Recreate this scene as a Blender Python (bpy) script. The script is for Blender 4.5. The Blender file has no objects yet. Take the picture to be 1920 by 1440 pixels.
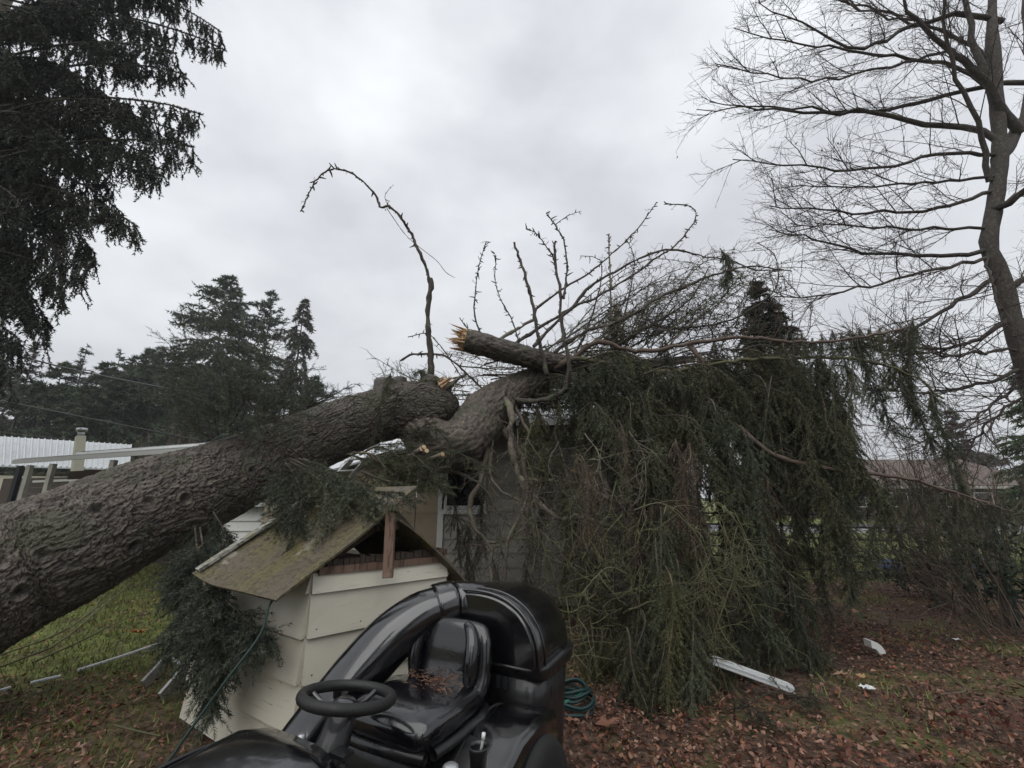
import bpy, bmesh, math, random
import numpy as np
from mathutils import Vector, noise as mnoise
rng = np.random.default_rng(11); random.seed(11)
S = bpy.context.scene; COL = S.collection
R = math.radians

# ---------------------------------------------------------------- camera, world, sun, exposure
CAM_H = 1.55; PITCH = R(14.7); F = 800.0
cd = bpy.data.cameras.new("camera"); cam = bpy.data.objects.new("camera", cd); COL.objects.link(cam)
cam.location = (0, 0, CAM_H); cam.rotation_euler = (R(90)+PITCH, 0, 0)
cd.sensor_width = 36; cd.lens = 36*F/1920; cd.clip_start = 0.05; cd.clip_end = 2000
S.camera = cam
W = bpy.data.worlds.new("World"); S.world = W; W.use_nodes = True
nt = W.node_tree; nt.nodes.clear()
o_ = nt.nodes.new('ShaderNodeOutputWorld')
sky = nt.nodes.new('ShaderNodeTexSky'); sky.sky_type = 'NISHITA'; sky.sun_disc = False
sky.sun_elevation = R(58); sky.sun_rotation = R(200)
b1 = nt.nodes.new('ShaderNodeBackground'); b1.inputs[1].default_value = 0.06
nt.links.new(sky.outputs[0], b1.inputs[0])
tc = nt.nodes.new('ShaderNodeTexCoord')
mp = nt.nodes.new('ShaderNodeMapping'); mp.inputs['Scale'].default_value = (1.0, 1.0, 1.7)
mp.inputs['Rotation'].default_value = (0.3, 0.5, 0.2)
nz = nt.nodes.new('ShaderNodeTexNoise'); nz.inputs['Scale'].default_value = 2.3; nz.inputs['Detail'].default_value = 5
nz.inputs['Roughness'].default_value = 0.5; nz.inputs['Distortion'].default_value = 0.1
nt.links.new(tc.outputs['Generated'], mp.inputs[0]); nt.links.new(mp.outputs[0], nz.inputs['Vector'])
cr = nt.nodes.new('ShaderNodeValToRGB')
cr.color_ramp.elements[0].position = 0.32; cr.color_ramp.elements[0].color = (0.48, 0.492, 0.525, 1)
cr.color_ramp.elements[1].position = 0.68; cr.color_ramp.elements[1].color = (0.73, 0.752, 0.77, 1)
e = cr.color_ramp.elements.new(0.5); e.color = (0.60, 0.62, 0.65, 1)
nt.links.new(nz.outputs['Fac'], cr.inputs[0])
# overcast is a little dimmer towards the horizon
sx = nt.nodes.new('ShaderNodeSeparateXYZ'); nt.links.new(tc.outputs['Generated'], sx.inputs[0])
hr = nt.nodes.new('ShaderNodeMapRange'); hr.inputs[1].default_value = -0.05; hr.inputs[2].default_value = 0.55
hr.inputs[3].default_value = 0.74; hr.inputs[4].default_value = 1.05
nt.links.new(sx.outputs['Z'], hr.inputs[0])
b2 = nt.nodes.new('ShaderNodeBackground'); nt.links.new(cr.outputs[0], b2.inputs[0]); nt.links.new(hr.outputs[0], b2.inputs[1])
mx = nt.nodes.new('ShaderNodeMixShader'); mx.inputs[0].default_value = 0.96
nt.links.new(b1.outputs[0], mx.inputs[1]); nt.links.new(b2.outputs[0], mx.inputs[2]); nt.links.new(mx.outputs[0], o_.inputs[0])
sl = bpy.data.lights.new("sun", 'SUN'); sl.energy = 1.4; sl.angle = R(75); sl.color = (1, .98, .95)
so = bpy.data.objects.new("sun", sl); COL.objects.link(so); so.location = (0, -5, 30)
so.rotation_euler = Vector((math.sin(R(200))*math.cos(R(58)), math.cos(R(200))*math.cos(R(58)), math.sin(R(58)))).to_track_quat('Z', 'Y').to_euler()
S.view_settings.view_transform = 'Standard'; S.view_settings.look = 'None'; S.view_settings.exposure = 0.46; S.view_settings.gamma = 1
S.view_settings.use_curve_mapping = False

# ---------------------------------------------------------------- helpers
ZZ = np.array([0, 0, 1.])
CT, ST = math.cos(PITCH), math.sin(PITCH)
def at(px, py, Y):
    """world point seen at photo pixel px,py lying at depth Y (metres ahead)"""
    a, b = (px-960)/F, (720-py)/F
    dy, dz = CT - b*ST, ST + b*CT
    t = Y/dy
    return np.array([a*t, Y, CAM_H + dz*t])
def atz(px, py, z=0.0):
    a, b = (px-960)/F, (720-py)/F
    dy, dz = CT - b*ST, ST + b*CT
    t = (z-CAM_H)/dz
    return np.array([a*t, dy*t, z])
def A(*pts): return np.array([at(*p) for p in pts])
def nrm(v):
    return v/np.maximum(np.linalg.norm(v, axis=-1, keepdims=True), 1e-9)
def smooth(P, n):
    P = np.asarray(P, float)
    if len(P) == 2: P = np.array([P[0], (P[0]+P[1])/2, P[1]])
    Q = np.vstack([2*P[0]-P[1], P, 2*P[-1]-P[-2]])
    seg = np.linalg.norm(np.diff(P, axis=0), axis=1); cum = np.r_[0, np.cumsum(seg)]
    u = np.linspace(0, cum[-1], n); out = np.zeros((n, P.shape[1]))
    i = np.clip(np.searchsorted(cum, u, 'right')-1, 0, len(seg)-1)
    t = ((u-cum[i])/np.maximum(seg[i], 1e-9))[:, None]
    p0, p1, p2, p3 = Q[i], Q[i+1], Q[i+2], Q[i+3]
    return 0.5*(2*p1 + (p2-p0)*t + (2*p0-5*p1+4*p2-p3)*t*t + (3*p1-p0-3*p2+p3)*t**3)

class MB:
    def __init__(s): s.v = []; s.f = {}; s.n = 0; s.c = []; s.hascol = False
    def add(s, V, Fc, col=None):
        V = np.asarray(V, float).reshape(-1, 3); Fc = np.asarray(Fc, np.int64)
        if Fc.ndim == 1: Fc = Fc[None]
        s.f.setdefault(Fc.shape[1], []).append(Fc+s.n); s.v.append(V)
        if col is None: c = np.full((len(V), 3), .5)
        else:
            s.hascol = True; c = np.broadcast_to(np.asarray(col, float), (len(V), 3))
        s.c.append(c); s.n += len(V)
    def more(s, Fc):      # extra faces indexing the last added vertex block
        Fc = np.asarray(Fc, np.int64)
        if Fc.ndim == 1: Fc = Fc[None]
        s.f.setdefault(Fc.shape[1], []).append(Fc + s.n - len(s.v[-1]))
    def box(s, c, size, rot=None, col=None):
        x, y, z = np.array(size)/2
        V = np.array([[-x,-y,-z],[x,-y,-z],[x,y,-z],[-x,y,-z],[-x,-y,z],[x,-y,z],[x,y,z],[-x,y,z]], float)
        if rot is not None: V = V @ np.asarray(rot).T
        s.add(V+np.asarray(c), [[0,3,2,1],[4,5,6,7],[0,1,5,4],[1,2,6,5],[2,3,7,6],[3,0,4,7]], col)
    def beam(s, p, q, w, h, up=(0,0,1), col=None):
        p, q = np.asarray(p, float), np.asarray(q, float); d = q-p; L = np.linalg.norm(d); x = d/L
        y = np.cross(np.asarray(up, float), x); y = y/np.linalg.norm(y); z = np.cross(x, y)
        s.box((p+q)/2, (L, w, h), np.array([x, y, z]).T, col)
    def hexa(s, b, t, col=None):   # bottom four points, top four points
        V = np.vstack([b, t]); s.add(V, [[0,3,2,1],[4,5,6,7],[0,1,5,4],[1,2,6,5],[2,3,7,6],[3,0,4,7]], col)
    def tubes(s, P, Rr, k=4, col=None, cap=False):
        P = np.asarray(P, float)
        if P.ndim == 2: P = P[None]
        K, n, _ = P.shape; Rr = np.broadcast_to(np.asarray(Rr, float), (K, n))
        T = nrm(np.gradient(P, axis=1)); m = nrm(P[:, -1]-P[:, 0])
        ref = np.where(np.abs(m[:, 2:3]) > .75, np.array([[1., .2, 0]]), np.array([[0, 0, 1.]]))[:, None, :]
        U = nrm(np.cross(T, ref)); Vv = np.cross(T, U)
        a = np.arange(k)*2*math.pi/k
        ring = (U[:, :, None]*np.cos(a)[None, None, :, None] + Vv[:, :, None]*np.sin(a)[None, None, :, None])
        X = P[:, :, None] + ring*Rr[:, :, None, None]
        i = np.arange(n-1)[:, None]*k; j = np.arange(k)[None]; j2 = (j+1) % k
        q = np.stack([i+j, i+j2, i+k+j2, i+k+j], -1).reshape(-1, 4)
        q = (q[None]+(np.arange(K)*n*k)[:, None, None]).reshape(-1, 4)
        if col is not None:
            col = np.asarray(col, float)
            if col.ndim == 2 and len(col) == K: col = np.repeat(col, n*k, axis=0)
        s.add(X.reshape(-1, 3), q, col)
        if cap:
            s.more(np.stack([np.arange(k)[::-1]+b*n*k for b in range(K)])); s.more(np.stack([np.arange(k)+b*n*k+(n-1)*k for b in range(K)]))
        return s
    def loft(s, secs, cap=True, close=True, col=None):
        secs = np.asarray(secs, float); n, k, _ = secs.shape
        i = np.arange(n-1)[:, None]*k; j = np.arange(k if close else k-1)[None]; j2 = (j+1) % k
        s.add(secs.reshape(-1, 3), np.stack([i+j, i+j2, i+k+j2, i+k+j], -1).reshape(-1, 4), col)
        if cap: s.more(np.arange(k)[::-1][None]); s.more((np.arange(k)+(n-1)*k)[None])
        return s
    def build(s, name, mat, parent=None, sm=False):
        me = bpy.data.meshes.new(name); V = np.vstack(s.v)
        me.vertices.add(len(V)); me.vertices.foreach_set('co', V.astype(np.float32).ravel())
        L, st, o = [], [], 0
        for k, fs in s.f.items():
            a = np.vstack(fs); L.append(a.ravel()); st.append(o+np.arange(len(a))*k); o += a.size
        L = np.concatenate(L).astype(np.int32); st = np.concatenate(st).astype(np.int32)
        me.loops.add(len(L)); me.loops.foreach_set('vertex_index', L)
        me.polygons.add(len(st)); me.polygons.foreach_set('loop_start', st)
        me.update(calc_edges=True)
        if s.hascol:
            at_ = me.color_attributes.new('col', 'FLOAT_COLOR', 'POINT'); c = np.vstack(s.c)
            at_.data.foreach_set('color', np.hstack([c, np.ones((len(c), 1))]).astype(np.float32).ravel())
        me.polygons.foreach_set('use_smooth', np.full(len(st), bool(sm)))
        me.materials.append(mat); return link(name, me, parent)
def link(name, me, parent=None):
    ob = bpy.data.objects.new(name, me); COL.objects.link(ob)
    if parent is not None: par(ob, parent)
    return ob
def par(ob, parent):
    ob.parent = parent
    ob.matrix_parent_inverse = worldm(parent).inverted()
from mathutils import Matrix
def worldm(o):
    m = Matrix.LocRotScale(o.location, o.rotation_euler, o.scale)
    return (worldm(o.parent) @ o.matrix_parent_inverse @ m) if o.parent else m
def thing(name, label, cat, loc=(0,0,0), group=None):
    o = bpy.data.objects.new(name, None); COL.objects.link(o); o.location = loc; o.empty_display_size = .2
    return tag(o, label, cat, group)
def tag(o, label, cat, group=None):
    o['label'] = label; o['category'] = cat
    if group: o['group'] = group
    return o
def stuff(o): o['kind'] = 'stuff'; return o
def struct(o): o['kind'] = 'structure'; return o
def bevel(o, w, seg=2):
    m = o.modifiers.new('bevel', 'BEVEL'); m.width = w; m.segments = seg; m.limit_method = 'ANGLE'; m.angle_limit = R(40); return o

# ---- plant growth
def grow(p, d, L, n, g=0.0, j=.1, up=0.0):
    p = np.array(p, float); d = nrm(np.array(d, float)); K = len(p)
    st = (np.broadcast_to(L, (K,))/(n-1))[:, None]; out = np.empty((K, n, 3)); out[:, 0] = p
    gg = np.zeros((K, 3)); gg[:, 2] = -np.broadcast_to(g, (K,))
    for i in range(1, n):
        d = nrm(d + gg*st + j*rng.normal(size=(K, 3))*.6); p = p+d*st; out[:, i] = p
    return out
def kids(P, k, t0=.1, t1=1.0):
    K, n, _ = P.shape
    base = (np.arange(k)[None]+rng.random((K, k)))/k
    t = t0+(t1-t0)*base; x = t*(n-1); i = np.minimum(x.astype(int), n-2); f = (x-i)[..., None]
    b = np.arange(K)[:, None]
    pos = P[b, i]*(1-f)+P[b, i+1]*f; tan = nrm(P[b, i+1]-P[b, i])
    return pos.reshape(-1, 3), tan.reshape(-1, 3), t.ravel()
def randv(K): return nrm(rng.normal(size=(K, 3)))
def needles(mb, P, dens, L, w, ang=.9, cols=((.03,.045,.028),(.05,.07,.05)), flat=False, jl=.3):
    P = np.asarray(P)
    K, n, _ = P.shape; seg = np.linalg.norm(np.diff(P, axis=1), axis=2); ln = seg.sum(1)
    N = int(ln.sum()*dens)
    if N < 1: return
    idx = rng.choice(K, N, p=ln/ln.sum()); x = rng.random(N)*(n-1); i = np.minimum(x.astype(int), n-2); f = (x-i)[:, None]
    p = P[idx, i]*(1-f)+P[idx, i+1]*f; t = nrm(P[idx, i+1]-P[idx, i])
    q = randv(N)
    if flat: q[:, 2] *= .35
    q = nrm(q-t*(q*t).sum(1, keepdims=True))
    a = ang*(.7+.6*rng.random(N))[:, None]
    d = t*np.cos(a)+q*np.sin(a); Ln = (L*(1-jl+2*jl*rng.random(N)))[:, None]
    sdv = nrm(np.cross(d, randv(N)))*w*.5
    V = np.stack([p-sdv, p+sdv, p+d*Ln], 1).reshape(-1, 3)
    c0, c1 = np.array(cols[0]), np.array(cols[1])
    per = rng.random(K)[idx]*.7+rng.random(N)*.3
    c = c0+(c1-c0)*per[:, None]
    mb.add(V, np.arange(3*N).reshape(-1, 3), np.repeat(c, 3, axis=0))

# ---------------------------------------------------------------- materials
def M(name, col=(.5,.5,.5), rough=.7, **k):
    m = bpy.data.materials.new(name); m.use_nodes = True; n = m.node_tree; b = n.nodes['Principled BSDF']
    b.inputs['Roughness'].default_value = rough; b.inputs['Base Color'].default_value = (*col, 1)
    b.inputs['Specular IOR Level'].default_value = k.get('spec', .35); b.inputs['Metallic'].default_value = k.get('metal', 0)
    T = n.nodes.new('ShaderNodeTexCoord')
    def vec(sc, rot=(0,0,0)):
        p = n.nodes.new('ShaderNodeMapping'); p.inputs['Scale'].default_value = sc if hasattr(sc, '__len__') else (sc,)*3
        p.inputs['Rotation'].default_value = rot
        n.links.new(T.outputs['Object'], p.inputs[0]); return p.outputs[0]
    def noi(sc, det=4, rg=.55, dist=0):
        t = n.nodes.new('ShaderNodeTexNoise'); t.inputs['Scale'].default_value = 1; t.inputs['Detail'].default_value = det
        t.inputs['Roughness'].default_value = rg; t.inputs['Distortion'].default_value = dist
        n.links.new(vec(sc), t.inputs['Vector']); return t.outputs['Fac']
    def ramp(src, a, b_):
        r = n.nodes.new('ShaderNodeMapRange'); r.inputs[1].default_value = a; r.inputs[2].default_value = b_; r.interpolation_type = 'SMOOTHSTEP'
        n.links.new(src, r.inputs[0]); return r.outputs[0]
    def mix(fac, c1, c2, mode='MIX'):
        x = n.nodes.new('ShaderNodeMix'); x.data_type = 'RGBA'; x.blend_type = mode
        if hasattr(fac, 'node'): n.links.new(fac, x.inputs[0])
        else: x.inputs[0].default_value = fac
        for s_, c in ((6, c1), (7, c2)):
            if hasattr(c, 'node'): n.links.new(c, x.inputs[s_])
            else: x.inputs[s_].default_value = (*c, 1)
        return x.outputs[2]
    cur = None
    if k.get('attr'):
        a = n.nodes.new('ShaderNodeAttribute'); a.attribute_name = 'col'; cur = a.outputs['Color']
    else:
        r = n.nodes.new('ShaderNodeRGB'); r.outputs[0].default_value = (*col, 1); cur = r.outputs[0]
    for (sc, a, b_, c) in k.get('layers', ()):
        cur = mix(ramp(noi(sc, 5, .6, .3), a, b_), cur, c)
    if k.get('var'):
        oi = n.nodes.new('ShaderNodeObjectInfo')
        r = n.nodes.new('ShaderNodeMapRange'); r.inputs[3].default_value = 1-k['var']; r.inputs[4].default_value = 1+k['var']
        n.links.new(oi.outputs['Random'], r.inputs[0])
        h = n.nodes.new('ShaderNodeHueSaturation'); n.links.new(cur, h.inputs['Color']); n.links.new(r.outputs[0], h.inputs['Value']); cur = h.outputs[0]
    n.links.new(cur, b.inputs['Base Color'])
    if k.get('rl'):
        sc, r0, r1 = k['rl']; r = n.nodes.new('ShaderNodeMapRange'); r.inputs[1].default_value = .35; r.inputs[2].default_value = .65
        r.inputs[3].default_value = r0; r.inputs[4].default_value = r1
        n.links.new(noi(sc, 3), r.inputs[0]); n.links.new(r.outputs[0], b.inputs['Roughness'])
    if k.get('bump'):
        prev = None
        for (sc, st, dist) in k['bump']:
            bp = n.nodes.new('ShaderNodeBump'); bp.inputs['Strength'].default_value = st; bp.inputs['Distance'].default_value = dist
            n.links.new(noi(sc, 4, .6, .4), bp.inputs['Height'])
            if prev is not None: n.links.new(prev, bp.inputs['Normal'])
            prev = bp.outputs[0]
        n.links.new(prev, b.inputs['Normal'])
    m['h'] = 1; return m
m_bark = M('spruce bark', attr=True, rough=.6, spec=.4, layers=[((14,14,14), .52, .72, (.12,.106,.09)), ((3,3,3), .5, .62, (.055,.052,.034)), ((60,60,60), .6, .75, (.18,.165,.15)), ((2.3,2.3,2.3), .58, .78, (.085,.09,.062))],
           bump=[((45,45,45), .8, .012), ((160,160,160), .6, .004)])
m_limb = M('limb bark', (.14,.115,.095), .8, layers=[((9,9,9), .48, .62, (.16,.165,.10)), ((40,40,40), .55, .7, (.05,.04,.035))], bump=[((60,60,60), .8, .008)])
m_dead = M('dead branch bark', (.06,.05,.044), .8, layers=[((12,12,12), .5, .65, (.095,.10,.06))], bump=[((80,80,80), .7, .005)])
m_moss2 = M('mossy yellow-green twig', (.105,.105,.05), .85, layers=[((5,5,5), .45, .6, (.075,.06,.042))])
m_red = M('reddish branch bark', (.10,.07,.055), .75, layers=[((20,20,20), .5, .7, (.08,.06,.05))], bump=[((60,60,60), .7, .006)])
m_lich = M('lichened twig', (.095,.095,.05), .85, layers=[((6,6,6), .5, .66, (.085,.07,.05))], bump=[((90,90,90), .6, .004)])
m_twig = M('brown twig', (.06,.047,.038), .85, layers=[((8,8,8), .5, .65, (.12,.10,.065))])
m_leaf = M('needle', attr=True, rough=.6, spec=.3)
m_far = M('far foliage', attr=True, rough=.85, spec=.15)
m_tornwood = M('torn pale wood', (.50,.36,.22), .7, layers=[((30,30,4), .5, .62, (.28,.13,.05))], bump=[((60,60,60), .8, .01)])
m_maple = M('maple bark', (.045,.037,.032), .85, layers=[((28,28,14), .5, .62, (.085,.08,.066)), ((6,6,4), .5, .7, (.07,.065,.045)), ((60,60,30), .55, .7, (.03,.026,.022))], bump=[((40,40,20), .8, .01)])
m_mtwig = M('maple twig', (.055,.037,.032), .8)
m_paint = M('beige painted siding', (.58,.55,.46), .6, var=.05, layers=[((1.2,1.2,2.5), .5, .8, (.49,.455,.37)), ((9,9,70), .66, .72, (.27,.235,.18)), ((2.5,2.5,170), .66, .70, (.2,.175,.14)), ((1.5,1.5,240), .70, .73, (.1,.085,.07)), ((60,60,60), .74, .78, (.2,.18,.14))],
            bump=[((6,6,120), .25, .003), ((80,80,80), .1, .002)])
m_paint2 = M('grey painted siding', (.34,.325,.285), .6, var=.08, layers=[((1.5,1.5,3), .45, .75, (.21,.20,.17)), ((8,8,60), .66, .74, (.13,.12,.10))], bump=[((6,6,80), .25, .003)])
m_white = M('white painted trim', (.62,.62,.60), .5, layers=[((5,5,5), .55, .75, (.42,.42,.38)), ((30,30,30), .66, .74, (.25,.23,.2))])
m_ply = M('weathered plywood', (.33,.27,.2), .75, layers=[((2,2,5), .45, .7, (.24,.19,.14))], bump=[((30,30,5), .3, .003)])
m_post = M('raw brown timber', (.17,.11,.08), .75, layers=[((60,60,4), .5, .62, (.08,.05,.035)), ((5,5,5), .6, .75, (.24,.18,.14))], bump=[((70,70,4), .6, .006)])
m_dark = M('dark rough timber', (.05,.038,.03), .9, layers=[((20,20,20), .5, .7, (.09,.06,.045))], bump=[((40,40,40), .6, .006)])
m_moss = M('mossy plywood', (.10,.078,.05), .5, spec=.5, layers=[((3,3,3), .42, .6, (.105,.09,.028)), ((5,5,5), .52, .66, (.09,.07,.05)), ((34,34,34), .47, .62, (.045,.036,.018)), ((1.6,1.6,1.6), .52, .62, (.085,.068,.045)), ((70,70,70), .55, .65, (.05,.04,.02)), ((2.6,4.0,2.6), .60, .70, (.29,.27,.22)), ((90,90,90), .62, .72, (.27,.25,.13))],
           bump=[((50,50,50), .9, .012), ((150,150,150), .5, .004)], rl=((3,3,3), .3, .75))
m_lichenboard = M('lichen covered board', (.30,.30,.27), .8, layers=[((30,30,30), .45, .55, (.10,.095,.075)), ((5,5,5), .5, .65, (.2,.19,.14))], bump=[((60,60,60), .6, .004)])
m_gloss = M('wet black plastic', (.004,.004,.005), .2, spec=.6, rl=((16,16,16), .03, .22), bump=[((260,260,260), .22, .002), ((22,22,22), .10, .006)])
m_bagger = M('black moulded plastic', (.008,.008,.009), .4, spec=.4, rl=((14,14,3), .22, .6), bump=[((200,200,200), .25, .002)])
for m_, w_ in ((m_gloss, .6), (m_bagger, .2)):
    b_ = m_.node_tree.nodes['Principled BSDF']; b_.inputs['Coat Weight'].default_value = w_; b_.inputs['Coat Roughness'].default_value = .06; b_.inputs['Coat IOR'].default_value = 1.7
m_grip = M('black foam grip', (.014,.014,.014), .6, bump=[((120,120,120), .6, .004)], rl=((9,9,9), .35, .7))
m_seat = M('wet black vinyl', (.004,.004,.006), .18, spec=.5, rl=((14,14,14), .04, .3), bump=[((16,16,16), .15, .010), ((200,200,200), .08, .002)])
m_metal = M('galvanised steel', (.45,.46,.47), .4, metal=.8, layers=[((8,8,8), .5, .7, (.3,.3,.3))])
m_alum = M('aluminium', (.5,.5,.5), .45, metal=.7, layers=[((9,9,9), .5, .7, (.28,.27,.26))])
m_roofm = M('pale ribbed metal roof', (.42,.44,.45), .5, layers=[((2,6,2), .5, .72, (.33,.34,.34))])
m_shing = M('grey shingle', (.20,.21,.22), .8, layers=[((20,20,20), .5, .6, (.12,.12,.12)), ((2,2,2), .5, .7, (.3,.31,.32))])
m_brroof = M('brown shingle roof', (.10,.078,.068), .85, layers=[((2,2,2), .5, .7, (.13,.10,.09))])
m_glass = M('dark window glass', (.012,.013,.014), .08, spec=.6)
m_black = M('black steel', (.015,.017,.02), .4)
m_rubber = M('black rubber', (.015,.015,.015), .8)
m_hose = M('green garden hose', (.012,.03,.026), .5)
m_hose2 = M('bright green hose', (.018,.13,.085), .5)
m_hose3 = M('dark green hose', (.012,.035,.035), .5)
m_pvc = M('white plastic pipe', (.62,.64,.64), .4, layers=[((6,6,6), .6, .75, (.35,.35,.3))])
m_blue = M('blue tarp', (.05,.09,.19), .5)
m_asph = M('asphalt', (.06,.06,.062), .8, layers=[((3,3,3), .5, .7, (.08,.08,.08))])
m_kerb = M('concrete kerb', (.36,.36,.35), .85)
m_cable = M('cable sheath', (.05,.05,.05), .6)
m_rope = M('pale cable', (.18,.18,.17), .6)
m_yellow = M('cream painted metal', (.5,.49,.38), .6)
m_orange = M('orange stained board', (.42,.19,.05), .7)
m_litter = M('leaf', attr=True, rough=.55, spec=.35)
m_needlelit = M('dry needles', (.15,.075,.04), .7, layers=[((40,40,40), .5, .6, (.1,.045,.03))])
m_wire = M('wire mesh', (.12,.12,.12), .5)
def ground_mat():
    m = M('ground', (.05,.038,.028), .9, spec=.2); n = m.node_tree; b = n.nodes['Principled BSDF']
    g = n.nodes.new('ShaderNodeNewGeometry')
    def noi(sc, det=5, d=.4):
        t = n.nodes.new('ShaderNodeTexNoise'); t.inputs['Scale'].default_value = sc; t.inputs['Detail'].default_value = det; t.inputs['Distortion'].default_value = d
        n.links.new(g.outputs['Position'], t.inputs['Vector']); return t.outputs['Fac']
    def ramp(src, a, b_, lo=0, hi=1):
        r = n.nodes.new('ShaderNodeMapRange'); r.inputs[1].default_value = a; r.inputs[2].default_value = b_; r.inputs[3].default_value = lo; r.inputs[4].default_value = hi
        n.links.new(src, r.inputs[0]); return r.outputs[0]
    def mixc(f, a, c):
        x = n.nodes.new('ShaderNodeMix'); x.data_type = 'RGBA'; n.links.new(f, x.inputs[0])
        for s_, v in ((6, a), (7, c)):
            if hasattr(v, 'node'): n.links.new(v, x.inputs[s_])
            else: x.inputs[s_].default_value = (*v, 1)
        return x.outputs[2]
    def mth(op, a, b2):
        x = n.nodes.new('ShaderNodeMath'); x.operation = op; x.use_clamp = True
        for i, v in enumerate((a, b2)):
            if hasattr(v, 'node'): n.links.new(v, x.inputs[i])
            else: x.inputs[i].default_value = v
        return x.outputs[0]
    soil = mixc(ramp(noi(22), .42, .6), (.045,.028,.02), (.12,.076,.055))
    grass = mixc(ramp(noi(9), .4, .62), (.08,.10,.03), (.165,.185,.055))
    sp = n.nodes.new('ShaderNodeSeparateXYZ'); n.links.new(g.outputs['Position'], sp.inputs[0])
    left = mth('MULTIPLY', ramp(sp.outputs['X'], -1.4, -3.6), ramp(sp.outputs['Y'], 3.6, 4.6, .45, 1))
    far = ramp(sp.outputs['Y'], 8.8, 11.5)
    base = mth('ADD', mth('MULTIPLY', left, .9), far)
    patch = ramp(noi(1.3), .50, .64)
    f = mth('MULTIPLY', mth('ADD', base, mth('MULTIPLY', patch, .55)), ramp(noi(3.5), .28, .52))
    n.links.new(mixc(f, soil, grass), b.inputs['Base Color'])
    bp = n.nodes.new('ShaderNodeBump'); bp.inputs['Strength'].default_value = .9; bp.inputs['Distance'].default_value = .03
    n.links.new(noi(30), bp.inputs['Height']); n.links.new(bp.outputs[0], b.inputs['Normal'])
    return m
m_ground = ground_mat()

b_ = m_seat.node_tree.nodes['Principled BSDF']; b_.inputs['Coat Weight'].default_value = .5; b_.inputs['Coat Roughness'].default_value = .05; b_.inputs['Coat IOR'].default_value = 1.6
# ---------------------------------------------------------------- ground, road
def gz(x, y):
    x = np.asarray(x, float); y = np.asarray(y, float)
    m = np.clip(1-np.hypot(x, y-5)/14, 0, 1)
    return m*(.035*np.sin(1.7*x+.6)*np.cos(1.3*y)+.02*np.sin(4.1*x+2*y))
def ground():
    xs = np.r_[-380, -200, -100, -40, np.linspace(-16, 16, 90), 40, 100, 200, 380]; ys = np.r_[-100, -60, -15, np.linspace(-4, 18, 70), 30, 60, 120, 250, 380]
    X, Y = np.meshgrid(xs, ys); V = np.stack([X, Y, gz(X, Y)-.02], -1).reshape(-1, 3)
    n = len(xs); i = np.arange(len(ys)-1)[:, None]*n; j = np.arange(n-1)[None]
    mb = MB(); mb.add(V, np.stack([i+j, i+j+1, i+n+j+1, i+n+j], -1).reshape(-1, 4)); struct(mb.build('ground', m_ground, sm=True))
ground()
mb = MB(); mb.box((30, 22.5, .0), (60, 5.5, .02)); struct(mb.build('road', m_asph))
mb = MB(); mb.box((30, 19.6, .06), (60, .18, .16)); struct(mb.build('kerb', m_kerb))

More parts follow.
